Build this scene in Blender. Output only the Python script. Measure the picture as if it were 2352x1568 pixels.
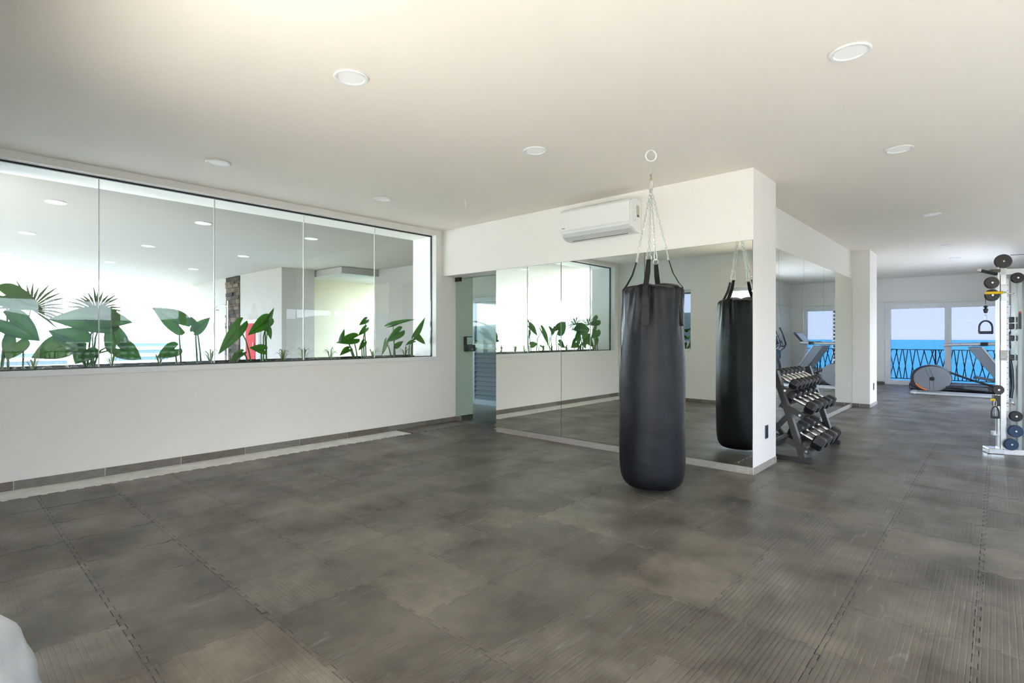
import bpy, bmesh, math, random
from mathutils import Vector, Matrix
random.seed(7)
PI = math.pi
sc = bpy.context.scene
C = sc.collection
for o in list(bpy.data.objects):
    bpy.data.objects.remove(o)

# ------------------------------------------------------------------ camera
cam_d = bpy.data.cameras.new('camera')
cam = bpy.data.objects.new('camera', cam_d)
C.objects.link(cam)
cam.location = (0, 0, 1.25)
cam.rotation_euler = (math.radians(90), 0, math.radians(42.4426))
cam_d.sensor_width = 36
cam_d.lens = 1220.2 / 2352 * 36
cam_d.shift_y = -10.8 / 2352
cam_d.clip_start = 0.02
cam_d.clip_end = 40000
sc.camera = cam

# ------------------------------------------------------------------ world, sun, exposure
SKY = 3.8
w = bpy.data.worlds.new('sky')
sc.world = w
w.use_nodes = True
nt = w.node_tree
nt.nodes.clear()
tc = nt.nodes.new('ShaderNodeTexCoord')
sp = nt.nodes.new('ShaderNodeSeparateXYZ')
mr = nt.nodes.new('ShaderNodeMapRange')
mr.inputs[1].default_value = -1
mr.inputs[2].default_value = 1
rp = nt.nodes.new('ShaderNodeValToRGB')
bg = nt.nodes.new('ShaderNodeBackground')
wo = nt.nodes.new('ShaderNodeOutputWorld')
nt.links.new(tc.outputs['Generated'], sp.inputs[0])
nt.links.new(sp.outputs['Z'], mr.inputs[0])
nt.links.new(mr.outputs[0], rp.inputs[0])
nt.links.new(rp.outputs[0], bg.inputs[0])
nt.links.new(bg.outputs[0], wo.inputs[0])
cr = rp.color_ramp
cr.elements[0].position = 0.0
cr.elements[0].color = (0.35, 0.45, 0.55, 1)
cr.elements[1].position = 1.0
cr.elements[1].color = (0.4, 0.56, 0.86, 1)
for p, c in ((0.49, (0.5, 0.62, 0.75, 1)), (0.5, (0.74, 0.80, 0.92, 1)), (0.57, (0.62, 0.73, 0.93, 1)), (0.7, (0.5, 0.64, 0.9, 1))):
    e = cr.elements.new(p)
    e.color = c
bg.inputs[1].default_value = SKY

sun_d = bpy.data.lights.new('sun', 'SUN')
sun = bpy.data.objects.new('sun', sun_d)
C.objects.link(sun)
sun_d.energy = 12.0
sun_d.angle = math.radians(1.0)
sun_d.color = (1.0, 0.97, 0.93)
SEL = math.radians(42)
sdir = Vector((math.cos(SEL) * 0.12, -math.cos(SEL) * 0.993, math.sin(SEL)))
sun.rotation_euler = sdir.to_track_quat('Z', 'Y').to_euler()
sun.location = (0, 0, 30)

vs = sc.view_settings
vs.view_transform = 'Standard'
vs.look = 'None'
vs.exposure = 2.88
vs.gamma = 1
vs.use_curve_mapping = False

# ------------------------------------------------------------------ materials
MATS = {}


def nod(m, t):
    return m.node_tree.nodes.new(t)


def mat(name, col, rough=0.5, metal=0.0, var=0.0, vscale=4.0, bump=0.0, bscale=60.0, spec=0.5, emit=None, coat=0.0, stretch=None, col2=None):
    if name in MATS:
        return MATS[name]
    m = bpy.data.materials.new(name)
    m.use_nodes = True
    b = m.node_tree.nodes['Principled BSDF']
    L = m.node_tree.links
    b.inputs['Base Color'].default_value = (*col, 1)
    b.inputs['Roughness'].default_value = rough
    b.inputs['Metallic'].default_value = metal
    b.inputs['Specular IOR Level'].default_value = spec
    b.inputs['Coat Weight'].default_value = coat
    src = None
    if var or bump:
        g = nod(m, 'ShaderNodeNewGeometry')
        src = g.outputs['Position']
        if stretch:
            mp = nod(m, 'ShaderNodeMapping')
            mp.inputs['Scale'].default_value = stretch
            L.new(src, mp.inputs[0])
            src = mp.outputs[0]
    if var:
        n = nod(m, 'ShaderNodeTexNoise')
        n.inputs['Scale'].default_value = vscale
        n.inputs['Detail'].default_value = 5
        L.new(src, n.inputs['Vector'])
        mx = nod(m, 'ShaderNodeMix')
        mx.data_type = 'RGBA'
        c2 = col2 if col2 else tuple(max(0, c * (1 - var)) for c in col)
        mx.inputs[6].default_value = (*c2, 1)
        mx.inputs[7].default_value = (*(min(1, c * (1 + (var if not col2 else 0))) for c in col), 1)
        rr = nod(m, 'ShaderNodeMapRange')
        rr.inputs[1].default_value = 0.3
        rr.inputs[2].default_value = 0.7
        L.new(n.outputs[0], rr.inputs[0])
        L.new(rr.outputs[0], mx.inputs[0])
        L.new(mx.outputs[2], b.inputs['Base Color'])
    if bump:
        n2 = nod(m, 'ShaderNodeTexNoise')
        n2.inputs['Scale'].default_value = bscale
        n2.inputs['Detail'].default_value = 3
        L.new(src, n2.inputs['Vector'])
        bp = nod(m, 'ShaderNodeBump')
        bp.inputs['Strength'].default_value = bump
        bp.inputs['Distance'].default_value = 0.01
        L.new(n2.outputs[0], bp.inputs['Height'])
        L.new(bp.outputs[0], b.inputs['Normal'])
    if emit:
        b.inputs['Emission Color'].default_value = (*emit[0], 1)
        b.inputs['Emission Strength'].default_value = emit[1]
    MATS[name] = m
    return m


def glass_mat(name, tint, refl, ior=1.5):
    m = bpy.data.materials.new(name)
    m.use_nodes = True
    N = m.node_tree.nodes
    L = m.node_tree.links
    N.clear()
    out = N.new('ShaderNodeOutputMaterial')
    mx = N.new('ShaderNodeMixShader')
    tr = N.new('ShaderNodeBsdfTransparent')
    gl = N.new('ShaderNodeBsdfGlossy')
    fr = N.new('ShaderNodeFresnel')
    tr.inputs[0].default_value = (*tint, 1)
    gl.inputs[0].default_value = (*refl, 1)
    gl.inputs['Roughness'].default_value = 0.0
    ge = N.new('ShaderNodeNewGeometry')
    iv = N.new('ShaderNodeMix')
    iv.inputs[2].default_value = ior
    iv.inputs[3].default_value = 1.0 / ior
    L.new(ge.outputs['Backfacing'], iv.inputs[0])
    L.new(iv.outputs[0], fr.inputs[0])
    L.new(fr.outputs[0], mx.inputs[0])
    L.new(tr.outputs[0], mx.inputs[1])
    L.new(gl.outputs[0], mx.inputs[2])
    L.new(mx.outputs[0], out.inputs[0])
    MATS[name] = m
    return m


def mirror_mat():
    m = bpy.data.materials.new('mirror_silver')
    m.use_nodes = True
    b = m.node_tree.nodes['Principled BSDF']
    b.inputs['Base Color'].default_value = (0.84, 0.88, 0.82, 1)
    b.inputs['Metallic'].default_value = 1
    b.inputs['Roughness'].default_value = 0.0
    MATS['mirror_silver'] = m
    return m


WALL = mat('wall_paint', (0.88, 0.84, 0.795), 0.75, bump=0.04, bscale=220, spec=0.2)
CEIL = mat('ceiling_paint', (0.93, 0.85, 0.755), 0.85, bump=0.03, bscale=200, spec=0.15)
TRIMW = mat('white_trim', (0.84, 0.84, 0.82), 0.45)
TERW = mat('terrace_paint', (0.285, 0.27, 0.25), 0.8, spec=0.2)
SCREED = mat('white_screed', (0.80, 0.78, 0.74), 0.7, var=0.12, vscale=7, bump=0.15, bscale=60)
GASK = mat('dark_gasket', (0.02, 0.02, 0.018), 0.5)
PVC = mat('white_window_frame', (0.80, 0.81, 0.81), 0.35)
MIR = mirror_mat()
GLASS1 = glass_mat('clear_glass_reflective', (0.92, 0.945, 0.93), (0.93, 0.97, 0.96), 1.42)
GLASS2 = glass_mat('window_glass', (0.60, 0.60, 0.59), (0.9, 0.95, 1.0), 1.45)
GLASSC = glass_mat('clear_window_glass', (0.97, 0.975, 0.97), (0.9, 0.95, 1.0), 1.4)
GLASSG = glass_mat('grey_window_glass', (0.48, 0.48, 0.475), (0.9, 0.95, 1.0), 1.4)
GLASSM = glass_mat('light_grey_window_glass', (0.80, 0.80, 0.79), (0.9, 0.95, 1.0), 1.4)
GLASST = glass_mat('sky_dimming_glass', (0.180, 0.188, 0.208), (0.9, 0.95, 1.0), 1.2)  # dark tint added to keep the sky outside from blowing out
GLASSD = glass_mat('greenish_door_glass', (0.82, 0.90, 0.86), (0.9, 0.97, 0.95), 1.3)
BLACK = mat('black_plastic', (0.012, 0.012, 0.014), 0.4)
RUBBER = mat('black_rubber', (0.013, 0.013, 0.014), 0.55, bump=0.1, bscale=300)
STEELD = mat('dark_steel_paint', (0.035, 0.034, 0.033), 0.38, metal=0.3)
CHROME = mat('chrome', (0.82, 0.82, 0.80), 0.14, metal=1)
ALU = mat('brushed_aluminium', (0.62, 0.64, 0.65), 0.35, metal=0.8)
WHITEM = mat('white_enamel', (0.82, 0.82, 0.83), 0.3)
GALV = mat('zinc_chain', (0.62, 0.64, 0.62), 0.3, metal=0.9)


def mat_tile_material():
    m = bpy.data.materials.new('ribbed_foam_mat')
    m.use_nodes = True
    N = m.node_tree.nodes
    L = m.node_tree.links
    b = N['Principled BSDF']
    g = N.new('ShaderNodeNewGeometry')
    oi = N.new('ShaderNodeObjectInfo')
    # blotches
    n1 = N.new('ShaderNodeTexNoise')
    n1.inputs['Scale'].default_value = 2.3
    n1.inputs['Detail'].default_value = 11
    n1.inputs['Roughness'].default_value = 0.66
    L.new(g.outputs['Position'], n1.inputs['Vector'])
    ramp = N.new('ShaderNodeValToRGB')
    e = ramp.color_ramp
    e.elements[0].position = 0.33
    e.elements[0].color = (0.052, 0.043, 0.032, 1)
    e.elements[1].position = 0.72
    e.elements[1].color = (0.19, 0.168, 0.132, 1)
    q = e.elements.new(0.5)
    q.color = (0.112, 0.098, 0.076, 1)
    L.new(n1.outputs[0], ramp.inputs[0])
    # per tile tone
    hs = N.new('ShaderNodeHueSaturation')
    mr1 = N.new('ShaderNodeMapRange')
    mr1.inputs[3].default_value = 0.80
    mr1.inputs[4].default_value = 1.20
    L.new(oi.outputs['Random'], mr1.inputs[0])
    L.new(mr1.outputs[0], hs.inputs['Value'])
    L.new(ramp.outputs[0], hs.inputs['Color'])
    # scuffs: pale chalky wear marks
    mp = N.new('ShaderNodeMapping')
    mp.inputs['Scale'].default_value = (9, 2.2, 1)
    mp.inputs['Rotation'].default_value = (0, 0, 0.7)
    L.new(g.outputs['Position'], mp.inputs[0])
    n2 = N.new('ShaderNodeTexNoise')
    n2.inputs['Scale'].default_value = 1.6
    n2.inputs['Detail'].default_value = 8
    n2.inputs['Distortion'].default_value = 1.5
    L.new(mp.outputs[0], n2.inputs['Vector'])
    mr2 = N.new('ShaderNodeMapRange')
    mr2.inputs[1].default_value = 0.63
    mr2.inputs[2].default_value = 0.76
    mr2.inputs[4].default_value = 0.6
    L.new(n2.outputs[0], mr2.inputs[0])
    mx = N.new('ShaderNodeMix')
    mx.data_type = 'RGBA'
    mx.inputs[7].default_value = (0.26, 0.25, 0.22, 1)
    L.new(mr2.outputs[0], mx.inputs[0])
    L.new(hs.outputs[0], mx.inputs[6])
    L.new(mx.outputs[2], b.inputs['Base Color'])
    # ribs, along x or y per tile
    sx = N.new('ShaderNodeSeparateXYZ')
    L.new(g.outputs['Position'], sx.inputs[0])
    gt = N.new('ShaderNodeMath')
    gt.operation = 'GREATER_THAN'
    gt.inputs[1].default_value = 0.7
    L.new(oi.outputs['Random'], gt.inputs[0])
    ms = N.new('ShaderNodeMix')
    L.new(gt.outputs[0], ms.inputs[0])
    L.new(sx.outputs['X'], ms.inputs[2])
    L.new(sx.outputs['Y'], ms.inputs[3])
    mu = N.new('ShaderNodeMath')
    mu.operation = 'MULTIPLY'
    mu.inputs[1].default_value = 2 * PI / 0.021
    L.new(ms.outputs[0], mu.inputs[0])
    sn = N.new('ShaderNodeMath')
    sn.operation = 'SINE'
    L.new(mu.outputs[0], sn.inputs[0])
    sg_ = N.new('ShaderNodeMapRange')
    sg_.interpolation_type = 'SMOOTHSTEP'
    sg_.inputs[1].default_value = -1.0
    sg_.inputs[2].default_value = -0.55
    L.new(sn.outputs[0], sg_.inputs[0])
    sn = sg_
    n3 = N.new('ShaderNodeTexNoise')
    n3.inputs['Scale'].default_value = 2.6
    n3.inputs['Detail'].default_value = 4
    L.new(g.outputs['Position'], n3.inputs['Vector'])
    am = N.new('ShaderNodeMath')
    am.operation = 'MULTIPLY_ADD'
    am.inputs[1].default_value = 0.30
    L.new(sn.outputs[0], am.inputs[0])
    L.new(n3.outputs[0], am.inputs[2])
    bp = N.new('ShaderNodeBump')
    bp.inputs['Strength'].default_value = 0.55
    bp.inputs['Distance'].default_value = 0.006
    L.new(am.outputs[0], bp.inputs['Height'])
    L.new(bp.outputs[0], b.inputs['Normal'])
    rr = N.new('ShaderNodeMapRange')
    rr.inputs[1].default_value = 0.3
    rr.inputs[2].default_value = 0.7
    rr.inputs[3].default_value = 0.30
    rr.inputs[4].default_value = 0.48
    L.new(n3.outputs[0], rr.inputs[0])
    L.new(rr.outputs[0], b.inputs['Roughness'])
    b.inputs['Specular IOR Level'].default_value = 0.5
    MATS['ribbed_foam_mat'] = m
    return m


MATTILE = mat_tile_material()

# ------------------------------------------------------------------ mesh builder
ORG = {}


class MB:
    def __init__(s):
        s.v = []
        s.f = []

    def add(s, vs, fs):
        k = len(s.v)
        s.v += [Vector(v) for v in vs]
        s.f += [tuple(i + k for i in f) for f in fs]
        return s

    def box(s, x0, x1, y0, y1, z0, z1):
        return s.add([(x0, y0, z0), (x1, y0, z0), (x1, y1, z0), (x0, y1, z0), (x0, y0, z1), (x1, y0, z1), (x1, y1, z1), (x0, y1, z1)],
                     [(0, 3, 2, 1), (4, 5, 6, 7), (0, 1, 5, 4), (1, 2, 6, 5), (2, 3, 7, 6), (3, 0, 4, 7)])

    def obox(s, c, size, R=None):
        a, b, d = size[0] / 2, size[1] / 2, size[2] / 2
        vs = [Vector(p) for p in ((-a, -b, -d), (a, -b, -d), (a, b, -d), (-a, b, -d), (-a, -b, d), (a, -b, d), (a, b, d), (-a, b, d))]
        if R:
            vs = [R @ v for v in vs]
        c = Vector(c)
        return s.add([v + c for v in vs], [(0, 3, 2, 1), (4, 5, 6, 7), (0, 1, 5, 4), (1, 2, 6, 5), (2, 3, 7, 6), (3, 0, 4, 7)])

    def beam(s, p0, p1, wd, ht, up=(0, 0, 1)):
        p0, p1 = Vector(p0), Vector(p1)
        d = (p1 - p0)
        x = d.normalized()
        y = Vector(up).cross(x)
        if y.length < 1e-4:
            y = Vector((0, 1, 0)).cross(x)
        y.normalize()
        z = x.cross(y)
        R = Matrix((x, y, z)).transposed()
        return s.obox((p0 + p1) / 2, (d.length, wd, ht), R)

    def tube(s, pts, r, n=10, closed=False, caps=True):
        pts = [Vector(p) for p in pts]
        m = len(pts)
        rs = r if isinstance(r, (list, tuple)) else [r] * m
        vs = []
        prev = None
        for i in range(m):
            if closed:
                t = pts[(i + 1) % m] - pts[i - 1]
            else:
                t = pts[min(i + 1, m - 1)] - pts[max(i - 1, 0)]
            t.normalize()
            if prev is None:
                a = Vector((0, 0, 1)) if abs(t.z) < 0.9 else Vector((1, 0, 0))
                u = t.cross(a).normalized()
            else:
                u = (prev - t * prev.dot(t)).normalized()
            prev = u
            v = t.cross(u)
            for k in range(n):
                an = 2 * PI * k / n
                vs.append(pts[i] + (u * math.cos(an) + v * math.sin(an)) * rs[i])
        fs = []
        for i in range(m if closed else m - 1):
            j = (i + 1) % m
            for k in range(n):
                l = (k + 1) % n
                fs.append((i * n + k, i * n + l, j * n + l, j * n + k))
        if caps and not closed:
            fs.append(tuple(range(n - 1, -1, -1)))
            fs.append(tuple((m - 1) * n + k for k in range(n)))
        return s.add(vs, fs)

    def cyl(s, p0, p1, r, r1=None, n=16):
        return s.tube([p0, p1], [r, r if r1 is None else r1], n)

    def lathe(s, prof, c=(0, 0, 0), axis=(0, 0, 1), n=32):
        ax = Vector(axis).normalized()
        a = Vector((0, 0, 1)) if abs(ax.z) < 0.9 else Vector((1, 0, 0))
        u = ax.cross(a).normalized()
        v = ax.cross(u)
        c = Vector(c)
        vs = []
        for r, z in prof:
            for k in range(n):
                an = 2 * PI * k / n
                vs.append(c + ax * z + (u * math.cos(an) + v * math.sin(an)) * r)
        fs = []
        for i in range(len(prof) - 1):
            for k in range(n):
                l = (k + 1) % n
                fs.append((i * n + k, i * n + l, (i + 1) * n + l, (i + 1) * n + k))
        fs.append(tuple(range(n - 1, -1, -1)))
        fs.append(tuple((len(prof) - 1) * n + k for k in range(n)))
        return s.add(vs, fs)

    def prism(s, poly, o, ex, ey, ez, d):
        """poly (a,b) in plane ex,ey at o, extruded along ez by d"""
        o, ex, ey, ez = Vector(o), Vector(ex), Vector(ey), Vector(ez)
        n = len(poly)
        vs = [o + ex * a + ey * b for a, b in poly] + [o + ex * a + ey * b + ez * d for a, b in poly]
        fs = [tuple(range(n - 1, -1, -1)), tuple(range(n, 2 * n))]
        fs += [(i, (i + 1) % n, n + (i + 1) % n, n + i) for i in range(n)]
        return s.add(vs, fs)

    def build(s, name, m, parent=None, smooth=False, bevel=0.0, ang=35):
        me = bpy.data.meshes.new(name)
        org = ORG.get(parent.name, Vector((0, 0, 0))) if parent else Vector((0, 0, 0))
        me.from_pydata([v - org for v in s.v], [], s.f)
        bm = bmesh.new()
        bm.from_mesh(me)
        bmesh.ops.recalc_face_normals(bm, faces=bm.faces)
        bm.to_mesh(me)
        bm.free()
        me.materials.append(m)
        if smooth:
            me.shade_smooth()
            me.set_sharp_from_angle(angle=math.radians(ang))
        o = bpy.data.objects.new(name, me)
        C.objects.link(o)
        if parent:
            o.parent = parent
        ORG[o.name] = org
        if bevel:
            b = o.modifiers.new('bevel', 'BEVEL')
            b.width = bevel
            b.segments = 2
            b.limit_method = 'ANGLE'
        return o


def tag(o, label, cat, group=None):
    o['label'] = label
    o['category'] = cat
    if group:
        o['group'] = group
    return o


def thing(name, label, cat, loc=(0, 0, 0), group=None):
    o = bpy.data.objects.new(name, None)
    o.empty_display_size = 0.1
    C.objects.link(o)
    o.location = loc
    ORG[o.name] = Vector(loc)
    return tag(o, label, cat, group)


def centred(o):
    """move the origin of a single-mesh thing to its base centre"""
    vs = [v.co for v in o.data.vertices]
    c = Vector(((min(v.x for v in vs) + max(v.x for v in vs)) / 2, (min(v.y for v in vs) + max(v.y for v in vs)) / 2, min(v.z for v in vs)))
    o.data.transform(Matrix.Translation(-c))
    o.location = c
    ORG[o.name] = c
    return o


def struct(name, mb, m, bevel=0.0, label=None):
    o = mb.build(name, m, None, bevel=bevel)
    o['kind'] = 'structure'
    if label:
        o['label'] = label
    return o


def copy_tree(o, parent=None, loc=None):
    c = o.copy()
    C.objects.link(c)
    if parent:
        c.parent = parent
    if loc is not None:
        c.location = loc
    ORG[c.name] = Vector(loc) if loc is not None else ORG.get(o.name, Vector((0, 0, 0)))
    for ch in [x for x in bpy.data.objects if x.parent == o]:
        copy_tree(ch, c)
    return c


# ------------------------------------------------------------------ room dimensions (metres)
XL, YM, HC = -5.921, 4.974, 2.768      # left wall face, mirror wall face, ceiling height
XP, YP2 = -1.617, 5.627                # end face of the mirror wall and its far side
XD, YC = -1.918, 11.05                 # dumbbell wall face, far column
XR, YF = 3.05, 16.92                   # right wall, sea wall
YN = 0.14                              # near wall behind the camera

# ------------------------------------------------------------------ setting
floor = struct('floor', MB().box(-6.5, 3.2, -2.7, 17.1, -0.2, 0.0), SCREED, label='pale screed floor under the dark mats')
struct('ceiling', MB().box(-6.52, 3.2, -2.7, 12.2, HC, HC + 0.25).box(-6.52, 0.9, 12.2, 17.1, HC, HC + 0.25), CEIL, label='warm white plaster ceiling')

wl = MB()
wl.box(-6.5, XL, -0.2, 4.90, 0, 0.918)            # parapet below the window
wl.box(-6.5, XL, -0.2, 4.90, 2.70, HC)            # head
wl.box(-6.5, XL, -0.2, 0.25, 0.918, 2.70)         # left end
wl.box(-6.5, XL, 4.90, 5.586, 0, HC)              # stub next to the glass door
struct('wall_left', wl, WALL, label='white wall with a long window above a parapet')

wb = MB()
wb.box(-4.83, XP, YM, YP2, 0, HC)
wb.box(XL, -4.83, YM, 5.40, 2.12, HC)             # header over the glass door
wb.box(-4.83, XD, YP2, YC, 0, HC)                 # solid core behind the dumbbell wall
struct('wall_back', wb, WALL, label='white wall carrying the mirrors and the air conditioner')

struct('wall_column', MB().box(-2.7, -1.647, YC, 11.76, 0, HC), WALL, label='white column past the dumbbell mirror')
struct('wall_passage', MB().box(-2.75, -2.6, 11.76, YF, 0, HC), WALL)
ws = MB()
ws.box(-2.75, -2.19, YF, YF + 0.2, 0, HC)
ws.box(0.33, 0.9, YF, YF + 0.2, 0, HC)
ws.box(-2.19, 0.33, YF, YF + 0.2, 2.10, HC)
struct('wall_sea', ws, WALL, label='far wall with the sea window')
wr = MB()
wr.box(0.62, 0.9, 14.7, YF + 0.2, 0, HC)
wr.box(0.62, 0.9, 12.2, 14.7, 2.12, HC)
wr.box(0.62, XR + 0.2, 12.0, 12.2, 0, HC)
wr.box(XR, XR + 0.2, -2.7, -0.9, 0, HC)
wr.box(XR, XR + 0.2, 5.0, 6.82, 0, HC)
wr.box(XR, XR + 0.2, 11.4, 12.0, 0, HC)
wr.box(XR, XR + 0.2, -0.9, 5.0, 2.12, HC)
wr.box(XR, XR + 0.2, 6.82, 11.4, 2.12, HC)
struct('wall_right', wr, WALL)
wn = MB()
wn.box(XL, -5.15, -0.05, YN, 0, HC)
wn.box(-4.33, -3.65, -0.05, YN, 0, HC)
wn.box(-2.5, -2.35, -0.05, YN, 0, HC)
wn.box(-3.65, -2.5, -0.05, YN, 2.14, HC)
wn.box(-5.15, -4.33, -0.05, YN, 0, 0.97)
wn.box(-5.15, -4.33, -0.05, YN, 2.16, HC)
wn.box(-2.5, -2.35, -2.7, -0.05, 0, HC)
wn.box(-2.35, XR, -2.7, -2.5, 2.12, HC)
struct('wall_near', wn, WALL)


# ---- baseboards: grey wood-look tiles 0.6 m long
def bb_mat(i):
    tones = [((0.20, 0.165, 0.125), (0.11, 0.095, 0.08)), ((0.17, 0.145, 0.12), (0.24, 0.225, 0.20)), ((0.22, 0.19, 0.15), (0.13, 0.12, 0.105))]
    a, b = tones[i % 3]
    return mat('wood_look_tile_%d' % (i % 3), a, 0.55, var=0.4, vscale=6, col2=b, stretch=(2, 2, 14), bump=0.05, bscale=30)


def bb_light(i):
    return mat('pale_wood_look_tile', (0.42, 0.385, 0.335), 0.55, var=0.3, vscale=7, col2=(0.30, 0.27, 0.23), stretch=(2.5, 2.5, 18), bump=0.05, bscale=30)


def baseboard(name, axis, fixed, a, b, first, sgn, mf, label):
    """run of tiles along axis from a to b, joints at first + 0.602 k, standing proud of the face at `fixed` by sgn"""
    root = MB()
    th = 0.008
    g = 0.003 * sgn
    if axis == 'Y':
        root.box(min(fixed, fixed + g), max(fixed, fixed + g), a, b, 0, 0.072)
    else:
        root.box(a, b, min(fixed, fixed + g), max(fixed, fixed + g), 0, 0.072)
    r = struct(name, root, mat('white_grout', (0.6, 0.59, 0.56), 0.8), label=label)
    k0 = math.floor((a - first) / 0.602)
    i = 0
    p = first + k0 * 0.602
    while p < b - 0.01:
        s0, s1 = max(a, p) + 0.003, min(b, p + 0.602) - 0.003
        if s1 - s0 > 0.02:
            t = MB()
            e = fixed + th * sgn
            if axis == 'Y':
                t.box(min(fixed, e), max(fixed, e), s0, s1, 0.002, 0.073)
            else:
                t.box(s0, s1, min(fixed, e), max(fixed, e), 0.002, 0.073)
            t.build('baseboard_tile', mf(i), r)
        p += 0.602
        i += 1
    return r


baseboard('baseboard_left', 'Y', XL, YN, 5.586, 0.453, 1, bb_mat, 'worn wood-look tile baseboard under the long window')
baseboard('baseboard_back', 'X', YM, -4.826, XP, -4.67, -1, bb_light, 'pale wood-look tile baseboard under the mirrors')
baseboard('baseboard_pillar', 'Y', XP, YM - 0.008, YP2, YM - 0.01, 1, bb_light, None)
baseboard('baseboard_alcove', 'Y', XD, YP2, YC, 5.7, 1, bb_light, None)
baseboard('baseboard_column', 'X', YC, XD, -1.647, -2.4, -1, bb_mat, None)
baseboard('baseboard_column_side', 'Y', -1.647, YC - 0.008, 11.76, YC - 0.01, 1, bb_light, None)
baseboard('baseboard_sea', 'X', YF, -2.6, -2.19, -2.6, -1, bb_mat, None)
baseboard('baseboard_near', 'X', YN, XL, -3.65, -5.9, 1, bb_mat, None)

# ---- long window (window_1): five frameless panes between white surrounds
win = struct('window_1', MB().box(-6.08, XL + 0.012, 0.25, 4.90, 0.918, 0.968), TRIMW, bevel=0.004, label='long frameless window above the parapet')
MB().box(-6.08, XL + 0.006, 4.862, 4.902, 0.968, 2.70).build('jamb', TRIMW, win)
MB().box(-6.08, XL + 0.006, 0.248, 0.288, 0.968, 2.70).build('jamb', TRIMW, win)
ch = MB()
ch.box(-6.034, -6.008, 0.29, 4.862, 2.684, 2.70)
ch.box(-6.034, -6.008, 0.29, 4.862, 0.968, 0.978)
ch.box(-6.034, -6.008, 4.852, 4.862, 0.978, 2.684)
ch.box(-6.034, -6.008, 0.29, 0.30, 0.978, 2.684)
ch.build('glass_channel', GASK, win)
js = [0.30, 1.027, 1.990, 2.953, 3.916, 4.852]
for i in range(5):
    MB().box(-6.026, -6.016, js[i] + 0.002, js[i + 1] - 0.002, 0.978, 2.684).build('glass_pane', GLASS1, win)
for y in js[1:-1]:
    MB().box(-6.028, -6.014, y - 0.004, y + 0.004, 0.978, 2.684).build('silicone_joint', mat('silicone', (0.7, 0.72, 0.68), 0.3), win)


# ---- framed windows
def framed(name, axis, fixed, a, b, z0, z1, mull, fw=0.085, dep=0.1, glass=GLASS2, label=None):
    def bx(m, p0, p1, q0, q1, d0, d1):
        if axis == 'X':
            m.box(p0, p1, d0, d1, q0, q1)
        else:
            m.box(d0, d1, p0, p1, q0, q1)
        return m
    m = MB()
    d0, d1 = fixed, fixed + dep
    bx(m, a, b, z0, z0 + fw, d0, d1)
    bx(m, a, b, z1 - fw, z1, d0, d1)
    bx(m, a, a + fw, z0 + fw, z1 - fw, d0, d1)
    bx(m, b - fw, b, z0 + fw, z1 - fw, d0, d1)
    r = struct(name, m, PVC, bevel=0.006, label=label)
    edges = [a + fw] + [x for mm in mull for x in mm] + [b - fw]
    for lo, hi in mull:
        bx(MB(), lo, hi, z0 + fw, z1 - fw, d0 - 0.01, d1).build('mullion', PVC, r, bevel=0.006)
    for i in range(0, len(edges), 2):
        bx(MB(), edges[i], edges[i + 1], z0 + fw, z1 - fw, (d0 + d1) / 2 - 0.004, (d0 + d1) / 2 + 0.004).build('glass_pane', glass, r)
    return r


w2 = framed('window_2', 'X', YF - 0.02, -2.19, 0.33, 0.0, 2.10, [(-0.968, -0.845)], fw=0.125, glass=GLASST, label='white sliding window onto the sea balcony')
framed('window_3', 'Y', XR - 0.02, -0.9, 5.0, 0.0, 2.12, [(0.35, 0.43), (1.55, 1.64), (2.81, 2.97), (4.18, 4.33)], fw=0.07)
framed('window_4', 'Y', XR - 0.02, 6.82, 11.4, 0.0, 2.12, [(7.2, 7.33), (8.6, 8.7), (10.0, 10.1)], fw=0.07, glass=GLASSG)
framed('added_window_7', 'Y', 0.62, 12.2, 14.7, 0.0, 2.12, [(13.4, 13.5)], fw=0.07, glass=GLASSM)  # added out of view to bring daylight into the far room
framed('window_5', 'X', -0.02, -5.15, -4.33, 0.97, 2.16, [], fw=0.045, dep=0.06, glass=GLASST)
framed('added_window_8', 'X', -0.02, -3.65, -2.5, 0.0, 2.14, [], fw=0.06, dep=0.07, glass=GLASS2)  # added out of view to bring daylight to the left side
struct('bounce_floor_nook', MB().box(-6.4, -2.5, -7.0, -0.2, -0.25, -0.02), mat('grey_paving', (0.30, 0.285, 0.265), 0.6))  # unseen ground added to bounce sunlight up onto the ceiling
struct('sun_block_nook', MB().box(-6.4, -2.5, -3.3, -0.05, HC, HC + 0.3).box(-2.5, 3.2, -3.3, -2.7, HC, HC + 0.3), TERW)  # unseen awning and hood added to block and trim direct sun
framed('added_window_6', 'X', -2.62, -2.35, XR, 0.0, 2.12, [(-0.6, -0.5), (1.2, 1.3)], fw=0.07)  # added behind the camera to let in more daylight
struct('trim_1', MB().box(-2.6, 0.62, YF - 0.05, YF, 2.125, 2.15), TRIMW, label='thin white ledge above the sea window')
struct('trim_2', MB().box(0.57, 0.62, 12.2, YF, 2.125, 2.15), TRIMW)

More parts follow.
